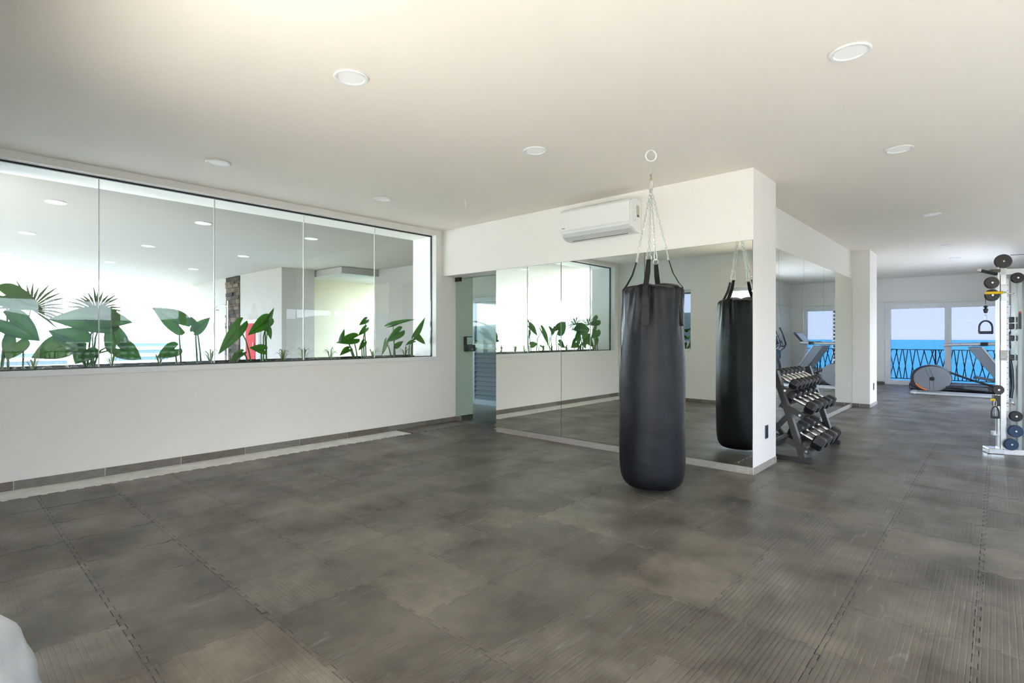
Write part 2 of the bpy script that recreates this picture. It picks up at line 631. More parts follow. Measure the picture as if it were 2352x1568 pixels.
# ---- frameless glass door and the corridor behind it
d1 = struct('door_1', MB().box(-5.90, -4.84, 5.222, 5.234, 0.03, 2.108), GLASSD, label='frameless greenish glass door beside the mirrors')
MB().box(-5.905, -5.79, 5.212, 5.244, 2.06, 2.118).build('hinge_patch', mat('bronze_fitting', (0.10, 0.075, 0.05), 0.35, metal=0.8), d1, bevel=0.003)
MB().box(-5.905, -5.79, 5.212, 5.244, 0.022, 0.085).build('hinge_patch', mat('steel_fitting', (0.45, 0.41, 0.36), 0.3, metal=0.8), d1, bevel=0.003)
MB().box(-5.10, -4.99, 5.212, 5.244, 0.02, 0.06).build('lock_patch', MATS['steel_fitting'], d1, bevel=0.003)
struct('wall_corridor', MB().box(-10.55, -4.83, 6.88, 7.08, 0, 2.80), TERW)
struct('floor_corridor', MB().box(-11.6, -4.83, 5.60, 6.88, -0.2, 0.004).box(-5.915, -4.835, 5.245, 5.60, -0.2, 0.004), mat('corridor_tile', (0.20, 0.185, 0.165), 0.3, var=0.15))
DG = mat('grey_blue_door_paint', (0.085, 0.10, 0.125), 0.4)
d2 = struct('door_2', MB().box(-7.28, -7.19, 6.83, 6.88, 0.0, 1.975).box(-6.53, -6.44, 6.83, 6.88, 0.0, 1.975).box(-7.19, -6.53, 6.83, 6.88, 1.88, 1.975).box(-7.19, -6.53, 6.83, 6.88, 0.0, 0.10).box(-7.19, -6.53, 6.83, 6.88, 1.05, 1.12), DG, bevel=0.004, label='slate grey door with louvres below and a glass light above')
MB().box(-7.19, -6.53, 6.862, 6.87, 1.12, 1.88).build('glass_pane', mat('dark_door_light', (0.02, 0.025, 0.03), 0.08), d2)
for k in range(11):
    z = 0.135 + k * 0.085
    MB().obox((-6.86, 6.85, z), (0.66, 0.012, 0.085), Matrix.Rotation(math.radians(-32), 3, 'X')).build('louvre_slat', DG, d2)

# ---- mirrors (things: separate panels)
GE = mat('mirror_edge', (0.10, 0.13, 0.11), 0.2)


def mirror_panel(name, x0, x1, y0, y1, z0, z1, face, label):
    """thin glass panel; the silvered face looks along face ('-Y' or '+X')"""
    t = thing(name, label, 'mirror', ((x0 + x1) / 2, (y0 + y1) / 2, z0), 'wall mirrors')
    g = 0.0015
    if face == '-Y':
        MB().box(x0 + g, x1 - g, y0 + 0.001, y1, z0, z1).build('glass_edge', GE, t)
        MB().box(x0 + g + 0.002, x1 - g - 0.002, y0, y0 + 0.001, z0 + 0.002, z1 - 0.002).build('mirror_face', MIR, t)
    else:
        MB().box(x0, x1 - 0.001, y0 + g, y1 - g, z0, z1).build('glass_edge', GE, t)
        MB().box(x1 - 0.001, x1, y0 + g + 0.002, y1 - g - 0.002, z0 + 0.002, z1 - 0.002).build('mirror_face', MIR, t)


xs = [-4.826, -3.763, -2.69, XP - 0.003]
for i, lb in enumerate(('tall wall mirror panel next to the glass door', 'middle tall wall mirror panel under the air conditioner', 'tall wall mirror panel behind the punching bag ending at the white pillar')):
    mirror_panel('wall_mirror', xs[i], xs[i + 1], YM - 0.007, YM - 0.0005, 0.076, 2.12, '-Y', lb)
ys = [YP2 + 0.003, 6.76, 7.86, 8.97, YC - 0.004]
for i, lb in enumerate(('wall mirror panel touching the pillar behind the dumbbell rack', 'wall mirror panel behind the middle of the dumbbell rack', 'wall mirror panel just past the dumbbell rack', 'wall mirror panel touching the far column')):
    mirror_panel('wall_mirror', XD + 0.0005, XD + 0.007, ys[i], ys[i + 1], 0.076, 2.285, '+X', lb)

# ------------------------------------------------------------------ floor mats
P = 0.455
S = P / 2


def tile_outline(dx=0.0, x0=-S, x1=S, y0=-S, y1=S, teeth=True):
    D, w1, w2, n = 0.019, 0.019, 0.026, 4

    def edge(a, b):
        pts = []
        for i in range(n):
            c = a + (i + 0.5) * (b - a) / n
            pts += [(c - w1, 0), (c - w2, D), (c + w2, D), (c + w1, 0)]
        return pts
    o = [(x0, y0)]
    e = edge(x0, x1)
    f = edge(y0, y1)
    o += [(t, y0 + d) for t, d in e]
    o.append((x1, y0))
    o += [(x1 + d, t) for t, d in f]
    o.append((x1, y1))
    o += [(t, y1 + d) for t, d in reversed(e)]
    o.append((x0, y1))
    o += [(x0 + d, t) for t, d in reversed(f)]
    return o


def tile_mesh_data(cx=0, cy=0, k=0.9955, z0=0.001, z1=0.012):
    ol = [(cx + x * k, cy + y * k) for x, y in tile_outline()]
    n = len(ol)
    ins = 0.0012
    vs = [(x, y, z0) for x, y in ol] + [(x, y, z1 - ins) for x, y in ol] + [(cx + (x - cx) * 0.996, cy + (y - cy) * 0.996, z1) for x, y in ol]
    fs = [(i, (i + 1) % n, n + (i + 1) % n, n + i) for i in range(n)] + [(n + i, n + (i + 1) % n, 2 * n + (i + 1) % n, 2 * n + i) for i in range(n)]
    fs.append(tuple(range(2 * n, 3 * n)))
    return vs, fs


A = math.radians(42.4426)
fwd, rgt = (-math.sin(A), math.cos(A)), (math.cos(A), math.sin(A))
cells = []
for i in range(-13, 8):
    for j in range(-5, 38):
        cx, cy = -0.075 + (i + 0.5) * P + 0.0, 0.545 + (j + 0.5) * P
        if cx - S < -5.60 or cx > XR - 0.1 or cy > YF - 0.05 or cy < -2.4:
            continue
        if 11.7 > cy > YM + 0.12 and cx < XP - 0.15 and not (cx < -4.9 and cy < 5.35):
            continue
        if cy > YP2 and cx < XD - 0.12 and cy < 11.7:
            continue
        if cx < -2.5 and cy < YN + 0.1:
            continue
        if cy > 12.1 and cx > 0.55:
            continue
        if cx < -2.55:
            if cy > 11.7:
                continue
        if cx > 1.75 or (cy < -0.3 and cx > -2.4):  # unseen floor left bare and pale so it bounces light upward
            continue
        dep = cx * fwd[0] + cy * fwd[1]
        if dep > 0.3:
            u = 1176 + 1220.2 * (cx * rgt[0] + cy * rgt[1]) / dep
            v = 773.2 + 1220.2 * 1.25 / dep
            vis = -150 < u < 2450 and v < 1700
        else:
            vis = False
        cells.append((0 if vis else 1, dep, cx, cy))
cells.sort()
shared = None
stuff = MB()
for k, (nv, dep, cx, cy) in enumerate(cells):
    if k < 297:
        if shared is None:
            vs, fs = tile_mesh_data()
            shared = bpy.data.meshes.new('mat_tile')
            shared.from_pydata(vs, [], fs)
            shared.materials.append(MATTILE)
        o = bpy.data.objects.new('mat_tile', shared)
        C.objects.link(o)
        o.parent = floor
        o.location = (cx, cy, 0.0005 + random.random() * 0.0012)
        o.rotation_euler = (random.gauss(0, 0.0016), random.gauss(0, 0.0016), random.gauss(0, 0.0015))
    else:
        stuff.add(*tile_mesh_data(cx, cy))
so = stuff.build('mat_tile_field', MATTILE, floor)
so['kind'] = 'stuff'
for (x0, x1, y0, y1) in ((-5.912, -5.545, 4.19, 4.64), (-5.912, -5.545, 4.643, 5.09), (-5.912, -5.545, 5.093, 5.215)):
    t = MB().box(x0, x1, y0, y1, 0.001, 0.012).build('mat_tile', MATTILE, floor)

# ------------------------------------------------------------------ recessed downlights
LENS = mat('downlight_diffuser', (0.86, 0.85, 0.82), 0.5, emit=((1.0, 0.93, 0.82), 0.02))


def make_light():
    t = thing('downlight', 'x', 'downlight', (0, 0, HC), 'recessed downlights')
    z = HC
    MB().lathe([(0.072, z - 0.001), (0.097, z - 0.001), (0.099, z - 0.006), (0.092, z - 0.011), (0.080, z - 0.010), (0.074, z - 0.004)], n=36).build('trim_ring', TRIMW, t, smooth=True)
    MB().lathe([(0.001, z - 0.0045), (0.076, z - 0.0045), (0.076, z - 0.001), (0.001, z - 0.001)], n=36).build('diffuser', LENS, t, smooth=True)
    return t


proto = make_light()
first = [True]


def place_light(x, y, label, group='recessed downlights'):
    if first[0]:
        first[0] = False
        o = proto
        o.location = (x, y, HC)
    else:
        o = copy_tree(proto, None, (x, y, HC))
    o['label'] = label
    o['group'] = group


for x, y, lb in (
        (-2.79, 1.657, 'white round recessed downlight in the ceiling, left of the two nearest the camera'),
        (-0.58, 3.30, 'white round recessed downlight in the top right of the ceiling, largest in view'),
        (-5.01, 1.688, 'white round recessed downlight in the ceiling nearest the long window'),
        (-5.01, 3.357, 'white round recessed downlight in the ceiling just left of the small ceiling ring'),
        (-2.78, 3.32, 'white round recessed downlight in the ceiling left of the punching bag hook'),
        (-0.59, 5.28, 'white round recessed downlight in the ceiling right of the white pillar'),
        (-0.605, 8.37, 'white round recessed downlight above the aisle, second past the pillar'),
        (-0.62, 11.37, 'white round recessed downlight above the aisle near the far column'),
        (-0.60, 13.3, 'white round recessed downlight above the elliptical, farthest of the aisle')):
    place_light(x, y, lb)
for y, lb in ((0.0, 'level with the camera'), (5.28, 'level with the pillar'), (8.37, 'above the cable machine')):
    place_light(1.6, y, 'white round recessed downlight beyond the right picture edge, ' + lb)

# ------------------------------------------------------------------ air conditioner
ACW = mat('white_ac_plastic', (0.83, 0.83, 0.81), 0.28)
ac = thing('air_conditioner', 'white wall-mounted split air conditioner above the mirrors', 'air conditioner', (-3.18, YM, 2.31))
bodyp = [(0, 0.345), (-0.145, 0.34), (-0.20, 0.315), (-0.205, 0.09), (-0.18, 0.045), (-0.11, 0.008), (-0.03, 0.0), (0, 0.0)]
MB().prism(bodyp, (-3.627, YM - 0.001, 2.325), (0, 1, 0), (0, 0, 1), (1, 0, 0), 0.896).build('body', ACW, ac, bevel=0.006)
fp = [(-0.2055, 0.09), (-0.2005, 0.318), (-0.150, 0.343), (-0.152, 0.350), (-0.207, 0.324), (-0.221, 0.30), (-0.221, 0.105)]
MB().prism(fp, (-3.622, YM, 2.325), (0, 1, 0), (0, 0, 1), (1, 0, 0), 0.878).build('front_panel', ACW, ac, bevel=0.004)
fl_ = MB().prism([(-0.196, 0.075), (-0.178, 0.036), (-0.108, 0.0), (-0.10, 0.004), (-0.172, 0.043), (-0.190, 0.08)], (-3.60, YM, 2.322), (0, 1, 0), (0, 0, 1), (1, 0, 0), 0.84).build('air_flap', mat('ac_flap', (0.62, 0.62, 0.61), 0.35), ac)
MB().prism([(-0.113, 0.001), (-0.098, -0.007), (-0.092, -0.003), (-0.106, 0.006)], (-3.53, YM, 2.325), (0, 1, 0), (0, 0, 1), (1, 0, 0), 0.70).build('air_slot', BLACK, ac)
MB().box(-2.7312, -2.7300, YM - 0.10, YM - 0.045, 2.51, 2.60).build('rating_label', mat('ac_label', (0.55, 0.50, 0.36), 0.5), ac)
MB().box(-2.7312, -2.7300, YM - 0.09, YM - 0.045, 2.48, 2.505).build('energy_sticker', mat('ac_sticker', (0.12, 0.09, 0.03), 0.5), ac)
MB().box(-2.7312, -2.7302, YM - 0.135, YM - 0.125, 2.435, 2.45).build('screw_cap', mat('grey_cap', (0.3, 0.3, 0.3), 0.5), ac)
MB().cyl((-3.585, YM - 0.2208, 2.452), (-3.585, YM - 0.2222, 2.452), 0.006).box(-3.572, -3.552, YM - 0.2222, YM - 0.2208, 2.448, 2.456).build('logo_mark', mat('dark_print', (0.05, 0.05, 0.06), 0.5), ac)

# ------------------------------------------------------------------ punching bag
BX, BY = -2.072, 3.957
LEA = mat('black_bag_leather', (0.006, 0.0066, 0.0085), 0.42, var=0.35, vscale=5, bump=0.55, bscale=7, spec=0.30)
STRAP = mat('black_nylon', (0.008, 0.008, 0.009), 0.8)
bag = thing('punching_bag', 'tall black leather punching bag hanging on four chains in front of the mirror', 'punching bag', (BX, BY, 0.045))
m = MB()
NT, vs, fs = 144, [], []
prof = []
for z, r in ((0.045, 0.0), (0.045, 0.17), (0.052, 0.205), (0.085, 0.236), (0.14, 0.252), (0.22, 0.258), (0.35, 0.259), (0.5, 0.261), (0.65, 0.260), (0.8, 0.259), (0.95, 0.258), (1.08, 0.256), (1.18, 0.253), (1.26, 0.250), (1.33, 0.246), (1.39, 0.243), (1.45, 0.240), (1.50, 0.238), (1.55, 0.237), (1.59, 0.236), (1.62, 0.234), (1.637, 0.229), (1.647, 0.217), (1.655, 0.19), (1.664, 0.14), (1.668, 0.07), (1.668, 0.0)):
    prof.append((z, r))
STA = [math.atan2(-0.55, -0.83) + 0.15 + k * PI / 2 for k in range(4)]   # strap directions
camang = math.atan2(-BY, -BX)
STA = [camang + a for a in (-0.22, -0.22 + PI / 2, -0.22 + PI, -0.22 - PI / 2)]
rnd = random.Random(3)
ph = [rnd.random() * 6.28 for _ in range(8)]
for z, r in prof:
    for k in range(NT):
        th = 2 * PI * k / NT
        rr = r
        dz = 0
        if r > 0.05:
            # gathers fanning out below each strap
            t = max(0.0, min(1.0, (z - 1.18) / 0.45)) if z < 1.64 else 0.6
            for sa in STA:
                d = math.atan2(math.sin(th - sa), math.cos(th - sa))
                w_ = math.exp(-(d / 0.55) ** 2)
                rr -= 0.028 * t * math.exp(-(d / 0.15) ** 2)
                rr += 0.017 * t * w_ * math.cos(d * (11 + 10 * t) + 0.8 * math.sin(6 * z)) * (1 if abs(d) > 0.1 else 0)
            rr += 0.004 * math.sin(3 * th + ph[0] + z * 2) * min(1, z) + 0.003 * math.sin(5 * th + ph[1] - 3 * z)
            rr += 0.0035 * math.sin(9 * z + ph[2]) * math.sin(2 * th + ph[3])
            if z > 1.60:
                dz = 0.011 * math.cos(4 * (th - STA[0])) + 0.005 * math.sin(7 * th)
        vs.append((BX + rr * math.cos(th), BY + rr * math.sin(th), z + dz))
for i in range(len(prof) - 1):
    for k in range(NT):
        l = (k + 1) % NT
        fs.append((i * NT + k, i * NT + l, (i + 1) * NT + l, (i + 1) * NT + k))
m.add(vs, fs)
body = m.build('leather_cover', LEA, bag, smooth=True, ang=80)
sub = body.modifiers.new('subdivision', 'SUBSURF')
sub.levels = sub.render_levels = 1
# seam line down the side
MB().tube([(BX + 0.259 * math.cos(camang - 1.25), BY + 0.259 * math.sin(camang - 1.25), z) for z in (0.2, 0.5, 0.8, 1.1, 1.3)] + [(BX + 0.244 * math.cos(camang - 1.25), BY + 0.244 * math.sin(camang - 1.25), 1.6)], 0.0035, 6).build('side_seam', LEA, bag, smooth=True)
APEX = Vector((-2.088, 3.962, 2.452))
for k, sa in enumerate(STA):
    c, s_ = math.cos(sa), math.sin(sa)
    rad = Vector((c, s_, 0))
    tan = Vector((-s_, c, 0))
    ctr = Vector((BX, BY, 0))
    # strap: ring loop, over the rim, down the side with a stitched leather patch end
    path = [(0.128, 1.862), (0.16, 1.76), (0.205, 1.68), (0.2335, 1.645), (0.2365, 1.60), (0.2355, 1.50)]
    vs, fs = [], []
    for i, (r, z) in enumerate(path):
        hw = 0.021 if i > 0 else 0.016
        for off in (0.0, 0.004):
            for sg in (-1, 1):
                vs.append(ctr + rad * (r + off + 0.001) + tan * (hw * sg) + Vector((0, 0, z)))
    for i in range(len(path) - 1):
        a, b = i * 4, i * 4 + 4
        fs += [(a, a + 1, b + 1, b), (a + 2, b + 2, b + 3, a + 3), (a, b, b + 2, a + 2), (a + 1, a + 3, b + 3, b + 1)]
    fs += [(0, 2, 3, 1), (len(vs) - 4, len(vs) - 3, len(vs) - 1, len(vs) - 2)]
    st = MB().add(vs, fs).build('strap', STRAP, bag)
    pv, pf = [], []
    pp = [(0.2385, 1.56, 0.024), (0.2385, 1.50, 0.026), (0.2415, 1.42, 0.030), (0.245, 1.35, 0.030), (0.247, 1.335, 0.022)]
    for i, (r, z, hw) in enumerate(pp):
        for off in (-0.008, 0.003):
            for sg in (-1, 1):
                pv.append(ctr + rad * (r + off) + tan * (hw * sg) + Vector((0, 0, z)))
    for i in range(len(pp) - 1):
        a, b = i * 4, i * 4 + 4
        pf += [(a, a + 1, b + 1, b), (a + 2, b + 2, b + 3, a + 3), (a, b, b + 2, a + 2), (a + 1, a + 3, b + 3, b + 1)]
    pf += [(0, 2, 3, 1), (len(pv) - 4, len(pv) - 3, len(pv) - 1, len(pv) - 2)]
    pt = MB().add(pv, pf).build('strap_patch', LEA, bag)
    for zz in (1.545, 1.505):
        p = ctr + rad * (0.2415) + Vector((0, 0, zz))
        MB().cyl(p, p + rad * 0.003, 0.0045, n=10).build('rivet', STEELD, pt)
    # welded ring
    rc = ctr + rad * 0.125 + Vector((0, 0, 1.875))
    MB().tube([rc + tan * (0.021 * math.cos(a)) + Vector((0, 0, 0.021 * math.sin(a))) for a in [2 * PI * q / 20 for q in range(20)]], 0.0032, 8, closed=True).build('ring', GALV, bag, smooth=True)

    def link(mb, a, b, side, hw, r):
        """oval chain link between a and b lying in the plane of side"""
        mid, d = (a + b) / 2, (b - a)
        h = d.length / 2 + r * 1.0
        d = d.normalized()
        pts = []
        for q in range(14):
            an = 2 * PI * q / 14
            cx_, sy = math.cos(an), math.sin(an)
            pts.append(mid + side * (hw * cx_) + d * ((h - hw) * (1 if sy > 0 else -1) * (1 if abs(sy) > 0.01 else 0) + hw * sy))
        mb.tube(pts, r, 6, closed=True)
    # snap hook from ring up
    up = (APEX - rc).normalized()
    sidev = up.cross(rad).normalized()
    hk = MB()
    p0, p1 = rc + Vector((0, 0, 0.016)), rc + Vector((0, 0, 0.016)) + up * 0.075
    hp = []
    for q in range(16):
        an = 2 * PI * q / 16
        f = (math.sin(an) + 1) / 2
        wdt = 0.014 * (1 - f) + 0.008 * f
        hp.append((p0 + p1) / 2 + tan * (wdt * math.cos(an)) + up * (0.04 * math.sin(an)))
    hk.tube(hp, 0.0032, 7, closed=True)
    hk.build('snap_hook', GALV, bag, smooth=True)
    cs = p1
    n = 19
    chn = MB()
    for q in range(n):
        a = cs.lerp(APEX, q / n)
        b = cs.lerp(APEX, (q + 1) / n)
        o2 = up.cross(tan).normalized()
        link(chn, a, b, tan if q % 2 else o2, 0.0085, 0.0027)
    chn.build('chain', GALV, bag, smooth=True)
# top carabiner, swivel, upper carabiner
up = Vector((0, 0, 1))
sd = Vector((0.75, 0.66, 0))


def oval(c, hw, hh, r, side, n=18, taper=0.0):
    pts = []
    for q in range(n):
        an = 2 * PI * q / n
        f = math.sin(an)
        pts.append(Vector(c) + side * (hw * (1 - taper * f) * math.cos(an)) + up * (hh * f))
    return MB().tube(pts, r, 8, closed=True)


oval(APEX + Vector((0, 0, 0.032)), 0.017, 0.043, 0.0036, sd, taper=0.35).build('carabiner', GALV, bag, smooth=True)
sw = APEX + Vector((0, 0, 0.075))
MB().lathe([(0.002, -0.004), (0.009, 0.0), (0.010, 0.012), (0.006, 0.018), (0.006, 0.026), (0.010, 0.032), (0.009, 0.046), (0.002, 0.05)], c=sw, n=14).build('swivel', mat('brass_swivel', (0.45, 0.36, 0.20), 0.3, metal=0.9), bag, smooth=True)
oval(sw + Vector((0, 0, 0.085)), 0.013, 0.042, 0.0034, sd, taper=0.2).build('carabiner', GALV, bag, smooth=True)


def ceiling_ring(x, y, r, label, rot):
    t = thing('ceiling_ring', label, 'ceiling hook', (x, y, HC - 2 * r))
    sdv = Vector((math.cos(rot), math.sin(rot), 0))
    oval((x, y, HC - r), r, r, 0.0062, sdv, n=28).build('ring', WHITEM, t, smooth=True)
    MB().lathe([(0.001, -0.001), (0.022, -0.001), (0.02, -0.006), (0.001, -0.008)], c=(x, y, HC), n=20).build('base_plate', WHITEM, t, smooth=True)


ceiling_ring(-2.088, 3.962, 0.043, 'white ring hook in the ceiling holding the punching bag', 0.75)
ceiling_ring(-4.342, 3.992, 0.043, 'small empty white ring hook in the ceiling', 2.3)


# ------------------------------------------------------------------ wall sockets and dispenser
def socket(x, y, z, label):
    t = thing('wall_socket', label, 'socket', (x, y, z - 0.06))
    MB().box(x, x + 0.008, y - 0.038, y + 0.038, z - 0.062, z + 0.062).build('cover_plate', mat('navy_socket_plate', (0.02, 0.035, 0.07), 0.3), t, bevel=0.002)
    for dz in (-0.025, 0.025):
        MB().box(x + 0.008, x + 0.0095, y - 0.018, y + 0.018, z + dz - 0.016, z + dz + 0.016).build('outlet_face', BLACK, t)


socket(XP, 5.333, 0.352, 'dark socket plate low on the white pillar end')
socket(-1.647, 11.42, 0.36, 'dark socket plate low on the far white column')
t = thing('soap_dispenser', 'white and dark grey wall dispenser seen through the glass door', 'dispenser', (XL, 5.475, 1.03))
MB().box(XL, XL + 0.06, 5.395, 5.530, 1.13, 1.255).build('back_plate', mat('dispenser_grey', (0.03, 0.04, 0.045), 0.25), t, bevel=0.01)
MB().box(XL + 0.06, XL + 0.075, 5.407, 5.520, 1.135, 1.243).build('front_cover', WHITEM, t, bevel=0.006)
MB().box(XL, XL + 0.10, 5.395, 5.555, 1.03, 1.13).build('lower_cover', mat('dispenser_grey', (0.03, 0.04, 0.045), 0.25), t, bevel=0.012)
MB().box(XL + 0.10, XL + 0.106, 5.45, 5.50, 1.05, 1.075).build('push_button', mat('grey_cap', (0.3, 0.3, 0.3), 0.5), t)

# ------------------------------------------------------------------ dumbbell rack and dumbbells
RY0, RY1 = 5.80, 7.05
rack = thing('dumbbell_rack', 'dark grey steel three-tier dumbbell rack beside the white pillar', 'rack', (-1.62, 6.4, 0.012))
for y in (RY0, RY1):
    nm = 'foot'
    MB().box(-1.89, -1.335, y - 0.032, y + 0.032, 0.013, 0.065).build('foot', STEELD, rack, bevel=0.003)
    MB().beam((-1.415, y, 0.05), (-1.672, y, 0.90), 0.055, 0.07, up=(0, 1, 0)).build('upright', STEELD, rack, bevel=0.003)
    MB().beam((-1.88, y, 0.06), (-1.545, y, 0.47), 0.045, 0.055, up=(0, 1, 0)).build('rear_strut', STEELD, rack, bevel=0.003)
MB().box(-1.90, -1.855, RY0 + 0.032, RY1 - 0.032, 0.02, 0.06).build('cross_bar', STEELD, rack)
tiers = [(-1.612, 0.815, 0.48), (-1.473, 0.590, 0.47), (-1.413, 0.250, 0.47)]   # centre x, z of the dumbbell axis, tilt (rad)
for ti, (cx, cz, tl) in enumerate(tiers):
    hrt = (0.054, 0.066, 0.076)[ti] * 0.866
    R = Matrix.Rotation(tl, 3, 'Y')
    for off in (-0.095, 0.095):
        p = Vector((cx, 0, cz)) + R @ Vector((off, 0, -hrt - 0.0145))
        MB().obox((p.x, (RY0 + RY1) / 2, p.z), (0.035, RY1 - RY0 + 0.02, 0.028), R).build('shelf_rail', STEELD, rack, bevel=0.002)
    for y in (RY0 - 0.036, RY1 + 0.036):
        p = Vector((cx, y, cz)) + R @ Vector((0, 0, -hrt - 0.020))
        MB().obox(p, (0.24, 0.008, 0.055), R).build('shelf_bracket', STEELD, rack)
        q = Vector((cx, y, cz)) + R @ Vector((0.085, -0.005, -hrt - 0.025))
        MB().cyl((q.x, y - 0.012, q.z), (q.x, y + 0.004, q.z), 0.012, n=10).build('bolt', CHROME, rack)

DBM = mat('dumbbell_rubber', (0.011, 0.011, 0.013), 0.42, bump=0.05, bscale=250)
DBE = mat('dumbbell_end_face', (0.10, 0.10, 0.105), 0.4)
words = ['first', 'second', 'third', 'fourth', 'fifth', 'sixth', 'seventh']


def dumbbell(cx, cy, cz, tilt, hr, hl, gap, label):
    d = thing('dumbbell', label, 'dumbbell', (cx, cy, cz), 'hex dumbbells on the rack')
    R = Matrix.Rotation(tilt, 3, 'Y')
    c = Vector((cx, cy, cz))
    ax = R @ Vector((1, 0, 0))
    e2 = Vector((0, 1, 0))
    e3 = ax.cross(e2)

    def ring(r, t):
        return [c + ax * t + e2 * (r * math.cos(q * PI / 3)) + e3 * (r * math.sin(q * PI / 3)) for q in range(6)]
    for sg in (-1, 1):
        secs = [(hr * 0.80, gap / 2), (hr, gap / 2 + 0.012), (hr, gap / 2 + hl - 0.014), (hr * 0.82, gap / 2 + hl)]
        vs, fs = [], []
        for r, t in secs:
            vs += ring(r, t * sg)
        for i in range(3):
            for q in range(6):
                l = (q + 1) % 6
                fs.append((i * 6 + q, i * 6 + l, i * 6 + 6 + l, i * 6 + 6 + q))
        fs += [(0, 1, 2, 3, 4, 5), (18, 19, 20, 21, 22, 23)]
        h = MB().add(vs, fs).build('hex_head', DBM, d, bevel=0.003)
        vs = ring(hr * 0.60, sg * (gap / 2 + hl + 0.0002)) + ring(hr * 0.56, sg * (gap / 2 + hl + 0.002))
        fs = [(q, (q + 1) % 6, 6 + (q + 1) % 6, 6 + q) for q in range(6)] + [(6, 7, 8, 9, 10, 11)]
        MB().add(vs, fs).build('end_disc', DBE, h)
    pr_ = []
    for q in range(9):
        t = -gap / 2 - 0.004 + (gap + 0.008) * q / 8
        pr_.append((0.0125 + 0.004 * math.cos(PI * (q - 4) / 4 * 0.5) ** 2 + (0.004 if q in (0, 8) else 0), t))
    MB().lathe(pr_, c=c, axis=ax, n=14).build('handle', CHROME, d, smooth=True)


for ti, (cx, cz, tl) in enumerate(tiers):
    cnt = (7, 5, 4)[ti]
    y = RY0 + (0.11, 0.12, 0.13)[ti]
    for k in range(cnt):
        hr = (0.054, 0.066, 0.076)[ti]
        dumbbell(cx, y, cz, tl, hr, (0.078, 0.092, 0.105)[ti], 0.125, 'black hex dumbbell with chrome handle, %s from the pillar on the %s tier' % (words[k], ('top', 'middle', 'bottom')[ti]))
        y += (0.150, 0.205, 0.235)[ti]

# ------------------------------------------------------------------ elliptical trainer
EY = 14.55
ell = thing('elliptical_trainer', 'grey elliptical trainer with round flywheel housing in front of the sea window', 'elliptical', (-0.4, EY, 0.012))
NAVY = mat('navy_black_plastic', (0.014, 0.016, 0.026), 0.3)
EGREY = mat('grey_gloss_cover', (0.19, 0.20, 0.215), 0.12)
ESIL = mat('silver_plastic', (0.55, 0.56, 0.57), 0.3, metal=0.4)
hc = Vector((-1.06, EY, 0.36))
hp = []
for q in range(40):
    an = 2 * PI * q / 40
    r = 0.335
    x, z = r * 1.02 * math.cos(an), r * 0.86 * math.sin(an)
    if z < -0.05 and x < 0:
        x -= 0.06 * min(1, (-z - 0.05) / 0.1) if z > -0.2 else 0.02
    if z < -0.24:
        z = -0.24 + (z + 0.24) * 0.5
    hp.append((x, z))
MB().prism(hp, hc + Vector((0, -0.20, 0)), (1, 0, 0), (0, 0, 1), (0, 1, 0), 0.40).build('flywheel_housing', NAVY, ell, smooth=True, bevel=0.02, ang=50)
for sg in (-1, 1):
    dsk = [(0.315 * math.cos(2 * PI * q / 40) + 0.03, 0.262 * math.sin(2 * PI * q / 40) + 0.0) for q in range(40)]
    y0 = EY + sg * 0.201
    cv = MB().prism(dsk, (hc.x, y0, hc.z), (1, 0, 0), (0, 0, 1), (0, sg, 0), 0.014).build('side_cover', EGREY, ell, bevel=0.005)
    y1 = EY + sg * 0.216
    MB().cyl((hc.x + 0.03, y1, hc.z), (hc.x + 0.03, y1 + sg * 0.006, hc.z), 0.042, n=24).build('crank_hub', BLACK, cv)
    ar = []
    for q in range(9):
        an = math.radians(205 + q * 6.0)
        ar.append((0.318 * math.cos(an) + 0.03, 0.266 * math.sin(an)))
    for q in range(8, -1, -1):
        an = math.radians(205 + q * 6.0)
        ar.append((0.292 * math.cos(an) + 0.03, 0.240 * math.sin(an)))
    MB().prism(ar, (hc.x, y1, hc.z), (1, 0, 0), (0, 0, 1), (0, sg, 0), 0.003).build('orange_accent', mat('orange_stripe', (0.75, 0.16, 0.02), 0.4), cv)
    for dx in (-0.012, 0.055):
        MB().tube([(hc.x + dx - 0.09 + 0.02, y1 + sg * 0.001, hc.z + 0.22), (hc.x + dx, y1 + sg * 0.001, hc.z + 0.02), (hc.x + dx + 0.005, y1 + sg * 0.001, hc.z - 0.24)], 0.0025, 5).build('cover_seam', BLACK, cv)
    # frame rail, pedal arm and pedal
    yr = EY + sg * 0.17
    MB().beam((-1.32, yr, 0.045), (0.30, yr, 0.045), 0.05, 0.045).build('floor_rail', ESIL, ell, bevel=0.004)
    ya = EY + sg * 0.25
    up_ = 0.10 if sg > 0 else 0.0
    MB().tube([(-0.80, ya, 0.50 - (0.30 if sg < 0 else 0)), (-0.42, ya, 0.34 - (0.18 if sg < 0 else 0)), (0.10, ya, 0.14 + up_ * 0.3)], 0.022, 10).build('pedal_arm', BLACK, ell, smooth=True)
    px, pz = (-0.36, 0.36) if sg > 0 else (-0.50, 0.18)
    tl = 0.20 if sg > 0 else 0.05
    R = Matrix.Rotation(tl, 3, 'Y')
    pd = MB()
    pd.obox(Vector((px + 0.17, ya, pz)), (0.36, 0.15, 0.025), R)
    pd.obox(Vector((px, ya, pz + 0.035)) + R @ Vector((-0.0, 0, 0)), (0.04, 0.15, 0.06), R)
    pd.obox(Vector((px + 0.17, ya - sg * 0.07, pz + 0.025)), (0.34, 0.012, 0.04), R)
    pd.build('pedal', mat('grey_pedal', (0.05, 0.06, 0.075), 0.45), ell, bevel=0.008)
MB().obox((-1.36, EY, 0.045), (0.10, 0.52, 0.06)).build('front_foot', ESIL, ell, bevel=0.02)
